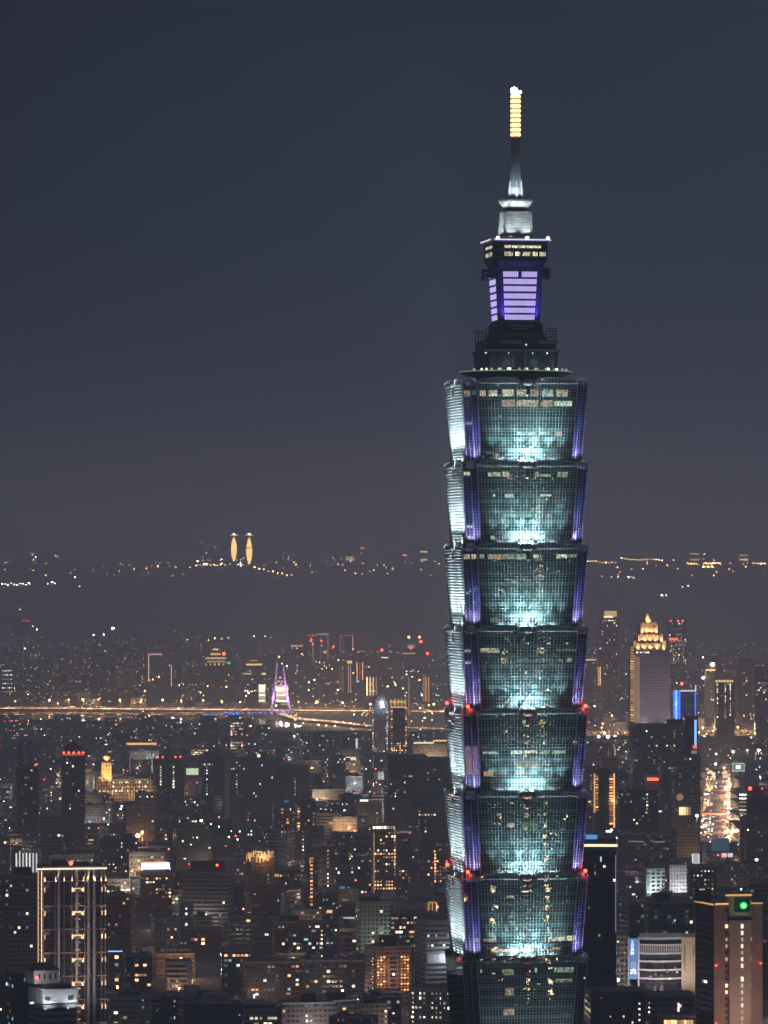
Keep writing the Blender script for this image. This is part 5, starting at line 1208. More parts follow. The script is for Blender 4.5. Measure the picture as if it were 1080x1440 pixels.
link('roof_light', WM['string'], b.root, (-b.W / 2 - .5, 0, b.H - .4), (b.D, 3, .8), math.pi / 2)
MB().box(b.u(1000), b.u(1016), 4, 12, b.H, b.z(1250)).build('roof_hut', M['dark_roof'], b.root)
MB().box(b.u(1000), b.u(1008), 3.6, 4, b.z(1251.5), b.z(1250)).build('roof_light', G['string'], b.root)
MB().lathe([(.1, -.4), (2.0, -.4), (2.4, 0), (2.0, .3), (.1, .4)], 0, 0, 20).build('emblem_lamp', G['green'], b.root).matrix_local = Matrix.Translation((b.u(1043), -b.D / 2 - 2.9, b.z(1270.5))) @ Matrix.Rotation(R(90), 4, 'X') @ Matrix.Scale(1.1, 4, (1, 0, 0)) @ Matrix.Scale(.8, 4)
MB().lathe([(.1, -.1), (1.0, -.1), (1.0, .2), (.1, .2)], 0, 0, 16).build('emblem_core', G['strip_white'], b.root).matrix_local = Matrix.Translation((b.u(1043), -b.D / 2 - 3.4, b.z(1270.5))) @ Matrix.Rotation(R(90), 4, 'X')
MB().box(b.u(1031), b.u(1052), -b.D / 2 - 2.5, -b.D / 2 - 2.2, b.z(1279), b.z(1260)).build('emblem_board', M['black'], b.root)
lamp('emblem_glow', 'POINT', (b.u(1043), -b.D / 2 - 5.5, b.z(1270)), 700, (.05, 1, .2), b.root)
MB().box(b.u(1021), b.u(1055), -b.D / 2 - 2.6, -b.D / 2 - 2.2, b.z(1291), b.z(1286.5)).build('dark_band', M['black'], b.root)
hot = glow('office column light', (1, .84, .62), 1.5, .5)
WM['hotcol'] = me_of(MB().box(-.5, .5, -.12, .12, -.5, .5), 'window', hot)
for j in range(17):
    py = 1299.5 + j * 9.2
    if j != 7: link('window', WM['hotcol'], b.root, (b.u(1041.5), -b.D / 2 - 2.35, b.z(py)), (1.2, 1, 2.2))
    for px, on in ((1021.5, (0, 2, 3, 5, 9, 10)), (1054.5, (0, 2, 5, 9))):
        c_ = 'warm' if j in on else None
        if c_: link('window', WM[c_], b.root, (b.u(px), -b.D / 2 - .1, b.z(py)), (1.2, 1, 1.8))
        else: MB().box(b.u(px) - .6, b.u(px) + .6, -b.D / 2 - .1, -b.D / 2, b.z(py) - .9, b.z(py) + .9).build('dark_window', M['black'], b.root)
for px, py in ((1007, 1353.5), (1069, 1352), (1007, 1435)): link('facade_lamp', RED_BALL, b.root, (b.u(px), -b.D / 2 - .5, b.z(py)), (.45, .45, .45)); lamp('facade_lamp_glow', 'POINT', (b.u(px), -b.D / 2 - 2.5, b.z(py)), 60, (1, .1, .05), b.root)
for i in range(3): lamp('facade_flood', 'SPOT', (b.u(1012 + i * 25), -b.D / 2 - 45, b.z(1500)), 42000, (1, .62, .48), b.root, (b.u(1012 + i * 25), -b.D / 2, b.z(1370)), R(75), 1, 2)
for i in range(3): link('window', WM['cool'], b.root, (-b.W / 2 - .45, -4 + i * 3, b.z(1379)), (1.2, 1, 1.4), math.pi / 2)
b = B('office_block', 'dark box-like block with stone base lit by a few green-white windows', 'office building', 905, 976, 1268, 3300, 'dark', 1318, .1, 30, 'dark box block'); b.cells(1286, 1312, .18, 'white warm greenish', x0=955, x1=978); b.hut(.35, .3, 6); b.wpx(949, 1292, 2, 2, 'cool')
b = B('office_block', 'slab with a pale stone corner, left of the dark box block', 'office building', 866, 905, 1270, 3350, 'dark', 1318, .5, 24, 'stone-cornered slab')
b = B('office_block', 'low pinkish block with a golden lit window band at the bottom edge', 'office building', 925, 978, 1428, 2700, 'beige', 1440, .08, 20, 'golden-banded low block')
for i in range(9): b.rect('glowing_pane', 934 + i * 4.6, 1432, 937.8 + i * 4.6, 1438, G['warm'], .3)
b = B('office_block', 'low dark banded block under the curved cream office, one yellow slot alight', 'office building', 908, 976, 1398, 2800, 'ribbon', 1428, .1, 24, 'yellow-slotted banded block'); b.rect('lit_slot', 953, 1408, 955, 1423, G['white'], .4); b.column(913, 1405, 1425, 'white', .8, .9, 2.6); b.cells(1405, 1425, .04, 'pink white')
b = B('apartment_block', 'dark block speckled with tiny warm lights below the cream-lined tower', 'apartment block', 822, 905, 1392, 2850, 'black', 1440, .1, 24, 'speckled low dark block'); b.cells(1396, 1440, .09, 'warm white pink dim', w=.35, h=.3, cap=60); b.column(899, 1404, 1440, 'white', .9, .9, 3.2)
b = B('apartment_block', 'shadowy slab behind the green-lamped stone tower at the right edge', 'apartment block', 1050, 1080, 1240, 3500, 'dark', 1440, .1, 24, 'shadowy edge slab'); b.cells(1250, 1430, .06, 'cool white dim')

# ---------------- twin lantern towers on the ridge
for i, (cx_, y0, y1, lab) in enumerate(((329, 752, 789, 'far hilltop tower bearing a lens-shaped golden light, the left and shorter-based of two'), (350.5, 752, 794, 'far hilltop tower whose lens-shaped golden light is crossed by a dark belt'))):
    Y = 19500; t = thing('lantern_tower', lab, 'tower', (X(cx_, Y), Y, hill_z(X(cx_, Y), Y) - 2), 0, 'golden lantern towers on the ridge')
    zt, zb_, zg = Z(y0 + 4, Y), Z(y1, Y), hill_z(X(cx_, Y), Y) - 2
    hw = 12.0; rgs = []
    for j in range(13):
        f = j / 12; w_ = hw * math.sin(math.pi * (.03 + .94 * f)) ** .8; z_ = zb_ + (zt - zb_) * f - zg
        rgs.append([(-w_, -9, z_), (w_, -9, z_), (w_ * .6, -5, z_), (-w_ * .6, -5, z_)])
    MB().loft(rgs).build('golden_lens', glow('golden lens light', (1, .58, .17), 2.2), t)
    MB().box(-7, 7, -5, 12, 0, zt - zg + 4).build('tower_body', M['concrete'], t)
    MB().box(-15, 15, -8, -3, zt - zg + 8, zt - zg + 11).build('roof_cross', glow('dim golden cross', (1, .5, .2), 1.4), t)
    MB().box(-4, 4, -8, -3, zt - zg + 11, zt - zg + 17).build('roof_lamp', G['street'], t)
    if i: MB().box(-12, 12, -9.6, -9.05, (zb_ + zt) / 2 - zg + 12, (zb_ + zt) / 2 - zg + 15).build('belt', M['black'], t)

# other buildings on the ridge
RB = [(279, 287, 762, 'red-topped pale'), (296, 306, 762, 'white-lit'), (288, 300, 774, 'low pink-lit'), (40, 52, 777, 'red-roofed'), (62, 67, 782, 'thin grey'), (76, 82, 781, 'thin white-lit'),
      (175, 184, 786, 'faint grey'), (335, 343, 782, 'thin pink-lit'), (395, 418, 770, 'faint grey gridded'), (456, 482, 773, 'white-lamped'), (486, 498, 783, 'golden-footed low'), (506, 514, 770, 'red-capped slender'),
      (565, 573, 780, 'red-lamped low'), (591, 601, 775, 'golden mushroom-topped'), (970, 984, 778, 'golden-outlined'), (988, 1006, 777, 'twin pink-lit'), (1040, 1052, 780, 'golden-arched'), (0, 16, 790, 'low pale')]
for (x0, x1, py, ds) in RB:
    Y = 19800; zg = hill_z(X((x0 + x1) / 2, Y), Y) - 3
    q = B('hilltop_building', 'tiny %s building on the far ridge' % ds, 'building', x0, x1, py, Y, 'grey', 800, .1, 22, None, 'buildings on the far ridge', False, zg)
    for i in range(max(2, int((x1 - x0) / 3))):
        q.win(q.u(q.rnd.uniform(x0 + 1.5, x1 - .5)), q.rnd.uniform(3, q.H - 2) , 4.2, 4.5, q.rnd.choice(['pink', 'white', 'amber', 'cool'] if 'white' not in ds else ['white', 'cool']))
    if 'red' in ds: q.rect('roof_light', x0 + 1, py, x1 - 1, py + 1.6, G['sign_red'], 1)
    if 'gold' in ds: q.rect('roof_light', x0, py, x1, py + 1.6, G['gold'], 1); q.rect('foot_light', x0, 786, x1, 788, G['gold'], 1)
# roads and lamps on the far slope: (px, py, colour, radius)
HL = []
def hl(pts, c, r, name): HL.append((pts, c, r, name))
hl([(3 + i * 4.2, 821 + (i % 3)) for i in range(10)], 'white_', 3.6, 'lamps along the pale road low on the far left slope')
hl([(67, 821), (73, 820), (77, 821), (112, 825), (105, 812)], 'white_', 3, 'scattered white lamps right of the pale slope road')
hl([(28, 858), (46, 881), (52, 886)], 'white_', 2.2, 'small lamps low on the left slope')
hl([(33, 873.5), (38, 873), (42, 873.5)], 'red_', 2.6, 'orange lamps low on the left slope')
hl([(159, 883.5)], 'white_', 5.0, 'single bright lamp on the dark slope')
hl([(132, 893), (146, 893), (115, 908)], 'white_', 3, 'dim lamps under the single bright lamp')
hl([(254 + i * 9.6, 902 - (i % 2) * 1.5 - i * .5) for i in range(8)], 'street_', 2.8, 'row of road lamps at the foot of the slope')
hl([(252, 913), (268, 913), (278, 913)], 'street_', 2.6, 'short lamp row below the slope-foot row')
hl([(312 - 36 + i * 5, 795 - (i % 2)) for i in range(9)], 'street_', 3.0, 'lamps along the ridge at the twin golden towers')
hl([(358 + i * 6.5, 798 + i * 1.4 + (i % 2) * 1.2) for i in range(9)], 'street_', 3.4, 'lamps on the curving ridge road right of the twin towers')
hl([(333 + i * 8, 897 - (i % 2) * 2) for i in range(7)], 'white_', 2.6, 'pale lamps at the slope foot in mid picture')
hl([(371, 806 - 10), (540, 795), (553, 799), (470, 785), (612, 790)], 'white_', 2.6, 'scattered lamps on the middle ridge')
hl([(874 + i * 4.4, 783 + (i % 3) * .5) for i in range(14)], 'street_', 3.0, 'long string of lamps on the right ridge')
hl([(910, 787), (910, 790), (910, 793)], 'street_', 2.6, 'short descending lamp row on the right ridge')
hl([(826 + i * 4, 784) for i in range(4)] + [(843 + i * 4.5, 791 + (i % 2)) for i in range(6)], 'street_', 3.0, 'lamps on the ridge beside the skyscraper')
hl([(968 + i * 3.6, 793) for i in range(4)] + [(990 + i * 3.2, 792.5) for i in range(5)] + [(1006 + i * 3, 792) for i in range(3)] + [(1060 + i * 5, 792.5) for i in range(4)] + [(989, 797), (996, 797), (1002, 797)], 'gold_', 4.4, 'golden lamp clusters on the far right ridge')
hl([(860, 811.5), (869, 811.5), (884, 812), (888, 811), (891, 813), (904, 800)], 'white_', 2.8, 'white lamps on the right slope')
hl([(960, 826), (968, 824.5), (931, 837.5), (937, 837)], 'white_', 2.8, 'paired white lamps lower on the right slope')
hl([(1027, 771), (947, 782), (1047, 897)], 'white_', 2.6, 'lone white lamps over the right ridge')
rh = random.Random(21)
hl([(rh.choice((rh.uniform(0, 270), rh.uniform(380, 620), rh.uniform(830, 1080))), 791 + 20 * rh.random() ** 1.5) for i in range(75)], 'street_', 2.2, 'tiny warm lamps scattered along the whole ridge')
hl([(rh.uniform(275, 345), rh.uniform(786, 796)) for i in range(14)], 'white_', 2.4, 'pale lamps crowded left of the twin golden towers')
hmesh = {'white_': WHITE_BALL, 'street_': STREET_BALL, 'red_': REDS_BALL, 'gold_': STREET_BALL}
POLE = me_of(MB().cyl(0, 0, -9, 0, .35, 6), 'pole', M['steel'])
for pts, c, r, gname in HL:
    for i, (px, py) in enumerate(pts):
        # the ray's meeting point with the hill
        Y = 15900.0
        while Y < 20500 and Z(py, Y) > hill_z(X(px, Y), Y) + 9: Y += 25
        x_ = X(px, Y); z_ = hill_z(x_, Y) + 9
        if Y >= 20500: Y = 20000; x_ = X(px, Y); z_ = hill_z(x_, Y) + 9
        t = thing('road_lamp', 'one of the ' + gname, 'street lamp', (x_, Y, z_), 0, gname)
        link('lamp_head', hmesh[c], t, None, (r, r, r * .7)); link('pole', POLE, t)

# ---------------- elevated expressway, purple bridge, ramps
def road(name, label, pts, wid, th=2.5, strip=None, cat='road'):
    t = thing(name, label, cat, (0, 0, 0)); mb = MB(); s1 = MB(); s2 = MB(); pr = []
    for (x0, y0, z0_), (x1, y1, z1_) in zip(pts, pts[1:]):
        d = Vector((x1 - x0, y1 - y0, 0)).normalized(); nrm = Vector((-d.y, d.x, 0)) * wid / 2
        a, c = Vector((x0, y0, z0_)), Vector((x1, y1, z1_)); dz = Vector((0, 0, th))
        mb.loft([[a - nrm, a + nrm, a + nrm - dz, a - nrm - dz], [c - nrm, c + nrm, c + nrm - dz, c - nrm - dz]])
        for s_, m_ in ((-1, s1), (1, s2)):
            m_.beam(a + nrm * s_ * .97 + Vector((0, 0, .8)), c + nrm * s_ * .97 + Vector((0, 0, .8)), .7, 1.3)
    mb.build('deck', M['road'], t); s1.build('parapet', M['concrete'], t); s2.build('parapet', M['concrete'], t)
    return t


def piers(t, pts):
    for (x, y, z_) in pts: MB().box(x - 2, x + 2, y - 4, y + 4, 0, z_ - 2.4).build('pier', M['concrete'], t)


Yh = 10000
PW = [(X(px, Yh), Yh, Z(994.5 + dy, Yh)) for px, dy in ((-90, -1), (60, 0), (230, 1), (360, 3), (460, 2), (540, 4), (640, 5))]
t = road('elevated_expressway', 'lamp-lined elevated expressway crossing the river, left of the skyscraper', PW, 26, cat='expressway')
piers(t, [(X(px, Yh), Yh, 8) for px in range(-80, 640, 38)])
for px in range(-80, 636, 9):
    zz = Z(995.5 + max(0, (px - 60) * .008), Yh); link('glow_strip', WM['road_glow'], t, (X(px, Yh), Yh - 13.6, zz), (11.5, 3, 1.7))  # emissive strips added in place of the lamplit road surface
Y2 = 9700
t = road('riverside_road', 'lower riverside road lit by a broken orange line, under the expressway', [(X(px, Y2), Y2, 4) for px in (-90, 150, 385)], 18, 2, cat='road')
for px in range(-80, 380, 8):
    if (px * 7) % 5: link('glow_strip', WM['dim' if px % 3 else 'string'], t, (X(px, Y2), Y2 - 9.6, 5), (9, 3, 1.6))  # glowing strips stand in for the lit roadway
Yr = 8750
t = road('elevated_expressway', 'elevated expressway with lamps and cars to the right of the skyscraper', [(X(px, Yr), Yr, Z(1029, Yr)) for px in (800, 900, 1000, 1180)], 26, cat='expressway')
piers(t, [(X(px, Yr), Yr, Z(1029, Yr)) for px in range(810, 1180, 40)])
for px in range(815, 1170, 40): lamp('road_fill', 'POINT', (X(px, Yr), Yr - 5, Z(1030, Yr) + 11), 170000, (1, .6, .33), t, rad=1)  # point lights without posts, added to brighten the deck
for px in range(806, 1170, 10): link('glow_strip', WM['dim' if (px > 886 and px < 990) else 'string'], t, (X(px, Yr), Yr - 13.5, Z(1030, Yr)), (9, 3, 1.2))  # added strips imitate the lit deck
t = road('riverside_road', 'orange-lit slip road climbing to the right edge above the busy street', [(X(960, 6900), 6900, 12), (X(1000, 7000), 7000, 12), (X(1040, 7150), 7150, 14), (X(1120, 7400), 7400, 14)], 14, 2, cat='road')
for i in range(16):
    px = 984 + i * 7; Yq = 6950 + i * 24; link('glow_strip', WM['string' if i > 6 else 'dim'], t, (X(px, Yq), Yq - 8, 14), (7, 3, 1.6), math.atan2(24, 7))  # strip glow added for the lamplit slip road
rp_ = [(394, 1004, 9750), (404, 1009, 9600), (420, 1013.5, 9400), (450, 1017, 9300), (500, 1020.5, 9100), (560, 1024, 8900), (640, 1026, 8850)]
pts = [(X(px, Y), Y, max(4, Z(py, Y))) for px, py, Y in rp_]
t = road('bridge_approach', 'curving approach road sweeping from the purple bridge towards the skyscraper', pts, 20, 2, cat='road')
for (a, c), nn in zip(zip(pts, pts[1:]), (5, 6, 9, 14, 16, 20)):
    for i in range(nn):
        f = (i + .5) / nn; p = [a[k] + (c[k] - a[k]) * f for k in range(3)]; an = math.atan2(c[1] - a[1], c[0] - a[0])
        link('glow_strip', WM['string' if (i % 3) else 'strip_cream'], t, (p[0] , p[1] - 10, p[2] + 1.2), (6, 3, 2.6), an)  # emissive strips put in for the lit carriageway
        if i % 4 == 0: lamp('road_fill', 'POINT', (p[0], p[1], p[2] + 10), 160000, (1, .62, .34), t, rad=1)  # unseen point lights added to brighten the road
        if a[0] < X(452, 9300): link('glow_strip', WM[('sign_red', 'cool', 'gold')[i % 3]], t, (p[0] + 8, p[1] + 10, p[2] + 1.2), (6, 4, 3.0), an)
# pylon
Yp = 9850
t = thing('bridge_pylon', 'tall purple-lit arched bridge pylon leaning inwards over the road', 'bridge pylon', (X(394, Yp), Yp, 0))
def lp(px, py): return (X(px, Yp) - X(394, Yp), 0, Z(py, Yp))
for (leg) in ([(380.5, 1008), (383.5, 985), (387.5, 960), (389.8, 931)], [(411, 1003), (405, 985), (401, 960), (398.8, 936)]):
    rg = []
    for i, (px, py) in enumerate(leg):
        x, _, z_ = lp(px, py); w_ = 2.7 - i * .35; rg.append([(x - w_, -3, z_), (x + w_, -3, z_), (x + w_, 3, z_), (x - w_, 3, z_)])
    MB().loft(rg).build('leg', M['purple_steel'], t)
for py, x0, x1 in ((958, 388, 401), (1000, 383, 410)): MB().beam(lp(x0, py), lp(x1, py), 4, 2.6).build('cross_beam', M['purple_steel'], t)
for sgn in (-1, 1):
    for i in range(6): MB().beam(lp(394 + sgn * 5, 940 + i * 5), (sgn * 0 + lp(394 + sgn * (9 + i * 3), 1000)[0], sgn * 30, lp(0, 1000 - i)[2]), .5).build('stay_cable', M['purple_steel'], t)
for px, py in ((376, 1006), (386, 1006), (404, 1003), (414, 1003)): lamp('pylon_flood', 'SPOT', (*lp(px, py)[:1], -26, 6), 4.2e5, (.72, .34, 1), t, lp(394 + (px - 394) * .4, 962), R(60), 1, 1)
for px, py in ((391, 985), (397, 985)): lamp('pylon_flood', 'POINT', (lp(px, py)[0], -20, lp(px, py)[2]), 36000, (.72, .34, 1), t)
link('gold_lamp', WM['gold'], t, lp(394, 953), (5, 8, 3))
for i in range(12): link('deck_lamp', WM['violet_dim' if i % 2 else 'blue'], t, (lp(318 + i * 8, 0)[0], -16, Z(1001.5, Yp)), (5, 3, 2.4))

# expressway lamps
EXL = [(22, 986), (70, 984.5), (97, 984), (117, 983.5), (139, 983.5), (169, 984), (199, 984), (229, 984), (286, 985), (312, 986), (338, 987), (420, 987), (445, 988), (447, 987), (482, 988), (521, 990), (82, 989), (255, 985), (610, 992)]
proto = None
def make_lamp(h=12):
    t = thing('street_lamp', 'tall sodium lamp standing on the elevated expressway', 'street lamp', (0, 0, 0))
    MB().cyl(0, 0, 0, h, .3, 6, .18).build('pole', M['steel'], t); MB().beam((0, 0, h), (0, -2.5, h + .3), .25).build('arm', M['steel'], t)
    link('lamp_head', STREET_BALL, t, (0, -2.6, h + .2), (2.1, 2.1, 1.7))
    return t
proto = make_lamp()
for i, (px, py) in enumerate(EXL):
    q = proto if i == 0 else copy_tree(proto); dk_ = Z(995, Yh)
    q.location = (X(px, Yh), Yh - 9, dk_); k_ = (Z(py, Yh) - dk_) / 12; q.scale = (1, 1, max(.6, k_))
    for c_ in q.children:
        if c_.name.startswith('lamp_head'): c_.scale = (2.1, 2.1, 1.8 / max(.6, k_))
    if i % 2 == 0: lamp('street_light', 'POINT', (0, -1, 11 ), 220000, (1, .55, .25), q, rad=1)
    tag(q, 'sodium street lamp on the expressway left of the skyscraper', None, 'street lamps on the left expressway')
for i, px in enumerate((818, 846, 905, 959, 988, 1006, 1037, 1068)):
    q = copy_tree(proto); q.location = (X(px, Yr), Yr - 9, Z(1030, Yr)); q.scale = (.85, .85, .8)
    tag(q, 'sodium street lamp on the expressway right of the skyscraper', None, 'street lamps on the right expressway')
# floodlit yard masts, riverside
YM = [(842, 1036, 7900, 2.6, 1), (855, 1036, 7900, 2.8, 1), (865, 1036, 7900, 2.6, 1), (220, 1008, 9450, 3.4, 1), (243, 1010, 9400, 2.2, 1), (403, 1031, 8700, 2.2, 0), (409, 1031, 8700, 2.6, 0), (415, 1030.5, 8700, 1.6, 0), (447, 1045, 8000, 3.0, 1), (467, 1037, 8300, 2.6, 0),
      (582, 1031, 8600, 1.8, 1), (589, 1030, 8600, 1.8, 1), (597, 1029, 8600, 2.0, 1), (613, 1033, 8500, 2.0, 1), (375, 1054, 7500, 2.8, 0), (64, 1109, 6000, 2.6, 0), (1007, 1060, 7000, 1.8, 1), (1031, 1057, 7100, 2.2, 1), (1051, 1055, 7200, 1.8, 1), (1067, 1055, 7200, 2.2, 1), (1056, 1037, 8000, 2, 0), (1018, 1036, 8000, 2, 0),
      (385, 1260, 4400, 1.8, 0), (379, 1262, 4400, 1.4, 0), (330, 1265, 4400, 1.5, 1), (595, 1258, 4300, 1.7, 1), (980, 1147, 4900, 1.6, 1), (1064, 1209, 4200, 1.4, 0), (934, 1255, 4200, 1.0, 1), (860, 1167, 4600, 1.4, 1), (868, 1178, 4500, 1.1, 1), (85, 1123, 5600, 1.8, 0), (101, 1130, 5500, 2.0, 0), (110, 1122, 5500, 1.6, 0), (102, 1108, 5500, 1.2, 0), (194, 1175, 4900, 2.4, 0), (200, 1170, 4900, 1.4, 0), (283, 1154, 5000, 1.6, 0)]
for i, (px, py, Y, r, wh) in enumerate(YM):
    zt = max(3.5, Z(py, Y)); cl = 'white' if wh else 'amber'
    an = min(HEROES, key=lambda h: abs((h[0] + h[1]) / 2 - px) + abs((h[2] + h[3]) / 2 - py))
    t = thing('floodlight_mast', '%s floodlight glowing %s the %s, number of its row by size %s' % (cl, 'below' if py > an[3] else 'by', an[5], 'large' if r > 2.2 else 'small'), 'floodlight', (X(px, Y), Y, 0), 0, 'floodlights among the roofs')
    MB().cyl(0, 0, 0, zt, .3, 6, .2).build('pole', M['steel'], t); link('lamp_head', WHITE_BALL if wh else STREET_BALL, t, (0, 0, zt), (r, r, r * .85))
    t['label'] = '%s %s floodlight glowing %s the %s' % ('large' if r > 2.2 else 'small', cl, 'just below' if py > an[3] else ('left of' if px < an[0] else 'beside'), an[5])
    if i % 2 == 0 or r > 2: lamp('mast_light', 'POINT', (0, -3, zt - 1), 9000 * r * r * .5, (1, .9, .75) if wh else (1, .6, .25), t, rad=1)

# ---------------- the busy street, right
Ys0, Ys1 = 5350, 7000
rd = random.Random(3)
def street_x(Y): return X(1008, Y) + (Y - 6000) * .004
tag(MB().quad((street_x(Ys0) - 20, Ys0, .4), (street_x(Ys0) + 20, Ys0, .4), (street_x(Ys1) + 20, Ys1, .4), (street_x(Ys1) - 20, Ys1, .4)).build('road', M['road']), kind='structure')
SG = ['sign_red', 'sign_orange', 'sign_white', 'gold', 'sign_orange', 'warm', 'sign_white', 'pink', 'string', 'greenish', 'sign_orange', 'strip_cream']
GM = {k: me_of(MB().box(-.5, .5, -.5, .5, -.5, .5), 'panel', G[k]) for k in set(SG)}
GT = {k: me_of(MB().beam((0, 0, 0), (0, 1, 0), .08), 'bracket', M['steel']) for k in ('a',)}
cname = {'sign_red': 'red', 'sign_orange': 'orange', 'sign_white': 'white', 'gold': 'golden', 'warm': 'yellow', 'pink': 'pink', 'string': 'amber', 'greenish': 'greenish', 'strip_cream': 'cream'}
side_b = []
for k in range(9):                                # shop houses along both sides
    for sd in (-1, 1):
        Y = 5450 + k * 180; hgt = rd.uniform(14, 30) if sd < 0 else rd.uniform(16, 34)
        x = street_x(Y) + sd * (33 + rd.uniform(0, 4))
        t = thing('shop_house', '%s shop house on the %s side of the busy street' % (['nearest', 'second nearest', 'third nearest', 'fourth nearest', 'fifth nearest', 'sixth nearest', 'seventh nearest', 'eighth nearest', 'farthest'][k], 'left' if sd < 0 else 'right'), 'shop', (x, Y, 0), 0, 'shop houses lining the busy street')
        MB().box(-12, 12, -80, 80, 0, hgt).build('wall', FM[rd.choice(['beige', 'grey', 'white'])][0], t)
        MB().box(-12.5, 12.5, -80.5, 80.5, hgt, hgt + 1).build('roof', M['dark_roof'], t)
        for i in range(4): link('lit_shopfront', GM[rd.choice(SG)], t, (-sd * 12.3, -60 + i * 40, 3), (.8, 30, 3.2))
for i in range(150):
    Y = Ys0 + (Ys1 - Ys0) * rd.random(); sd = rd.choice((-1, 1)); c = rd.choice(SG)
    w, h = rd.uniform(2.5, 9), rd.uniform(2, 7)
    x = street_x(Y) + sd * rd.uniform(5, 19.5); z_ = rd.uniform(4, 22)
    t = thing('shop_sign', '%s lit %s sign hanging over the busy street' % (cname[c], 'tall narrow' if h > w * 1.2 else ('wide' if w > h * 1.3 else 'square')), 'sign', (x, Y, z_), 0, '%s shop signs over the busy street' % cname[c])
    link('panel', GM[c], t, None, (w * .5, .6, h * .6)); MB().beam((0, .4, 0), (sd * max(1, 20.5 - abs(x - street_x(Y))), .4, 0), .25).build('bracket', M['steel'], t)
for i in range(90):
    Y = Ys0 + 30 + (Ys1 - Ys0) * rd.random() ** 1.2; ln = rd.choice((-12, -8, -4.5, 4.5, 8, 12)); x = street_x(Y) + ln
    t = thing('car', 'car with %s, queueing in the busy street' % ('white headlights' if ln < 0 else 'red tail lights'), 'car', (x, Y, .4), 0, 'cars in the busy street facing the camera' if ln < 0 else 'cars in the busy street driving away')
    if 'cb' not in shared:
        shared['cb'] = me_of(MB().loft([[(-.9, -2.2, .3), (.9, -2.2, .3), (.9, 2.2, .3), (-.9, 2.2, .3)], [(-.9, -2.2, .85), (.9, -2.2, .85), (.9, 2.2, .9), (-.9, 2.2, .9)], [(-.75, -1.1, 1.45), (.75, -1.1, 1.45), (.75, 1.7, 1.45), (-.75, 1.7, 1.45)]]), 'body', M['dark_roof'])
        shared['hl'] = me_of(MB().box(-.5, .5, -.3, .3, -.35, .35), 'headlight', G['head']); shared['tl'] = me_of(MB().box(-.5, .5, -.3, .3, -.35, .35), 'tail_light', G['tail'])
    link('body', shared['cb'], t)
    for s_ in (-.6, .6): link('headlight' if ln < 0 else 'tail_light', shared['hl' if ln < 0 else 'tl'], t, (s_, -2.3, .75))
for i in range(26):
    Y = Ys0 + (Ys1 - Ys0) * i / 26; sd = -1 if i % 2 else 1
    t = thing('street_lamp', 'warm street lamp at the kerb of the busy street', 'street lamp', (street_x(Y) + sd * 17, Y, 0), 0, 'street lamps along the busy street')
    MB().cyl(0, 0, 0, 10, .2, 6).build('pole', M['steel'], t); link('lamp_head', STREET_BALL if i % 3 else WHITE_BALL, t, (-sd * 1.5, 0, 10), (1.3, 1.3, 1)); MB().beam((0, 0, 10), (-sd * 1.5, 0, 10.2), .2).build('arm', M['steel'], t)
    if i % 2 == 0: lamp('street_light', 'POINT', (-sd * 3, 0, 9), 150000, (1, .66, .40), t, rad=1)
for Y, z_, c in ((5750, 14, 'tail'), (6050, 18, 'string'), (6350, 12, 'sign_red')):
    t = thing('footbridge', '%s footbridge crossing the busy street' % {14: 'red-lit low', 18: 'amber-lit upper', 12: 'dark red far'}[z_], 'footbridge', (street_x(Y), Y, 0))
    MB().box(-21, 21, -2.5, 2.5, z_ - 1.4, z_).build('deck', M['concrete'], t); link('glow_strip', WM[c], t, (0, -2.7, z_ + .4), (40, 2, .8))
    for sd in (-1, 1): MB().box(sd * 19.5 - 1, sd * 19.5 + 1, -1, 1, 0, z_ - 1.4).build('pier', M['concrete'], t)

# ================================================================== the rest of the town: individual blocks
rg_ = random.Random(77)
LIM = [(h[0] - 1, h[1] + 1, h[2], h[3], h[4]) for h in HEROES] + [(-200, 650, 985, 1004, 9960), (800, 1300, 1020, 1037, 8720), (380, 650, 1003, 1030, 8900)] + [(984, 1032, 1068, 1186, 6000), (812 - 190, 830, 0, 1341, 2000), (660, 820, 0, 1440, 2000)]
footp = []
for ob in list(COL.objects):
    if ob.parent is None and 'category' in ob.keys() and ob.type == 'EMPTY':
        w = next((c for c in ob.children if c.name.startswith('wall')), None)
        if w is not None:
            xs = [v.co.x for v in w.data.vertices]; ys = [v.co.y for v in w.data.vertices]
            footp.append((ob.location.x, ob.location.y, math.hypot(max(xs), max(ys))))
GEN = []
KINDS = ['grey', 'dark', 'grey', 'beige', 'white', 'brown', 'ribbon', 'dark', 'black', 'dark', 'fins']
tries = 0
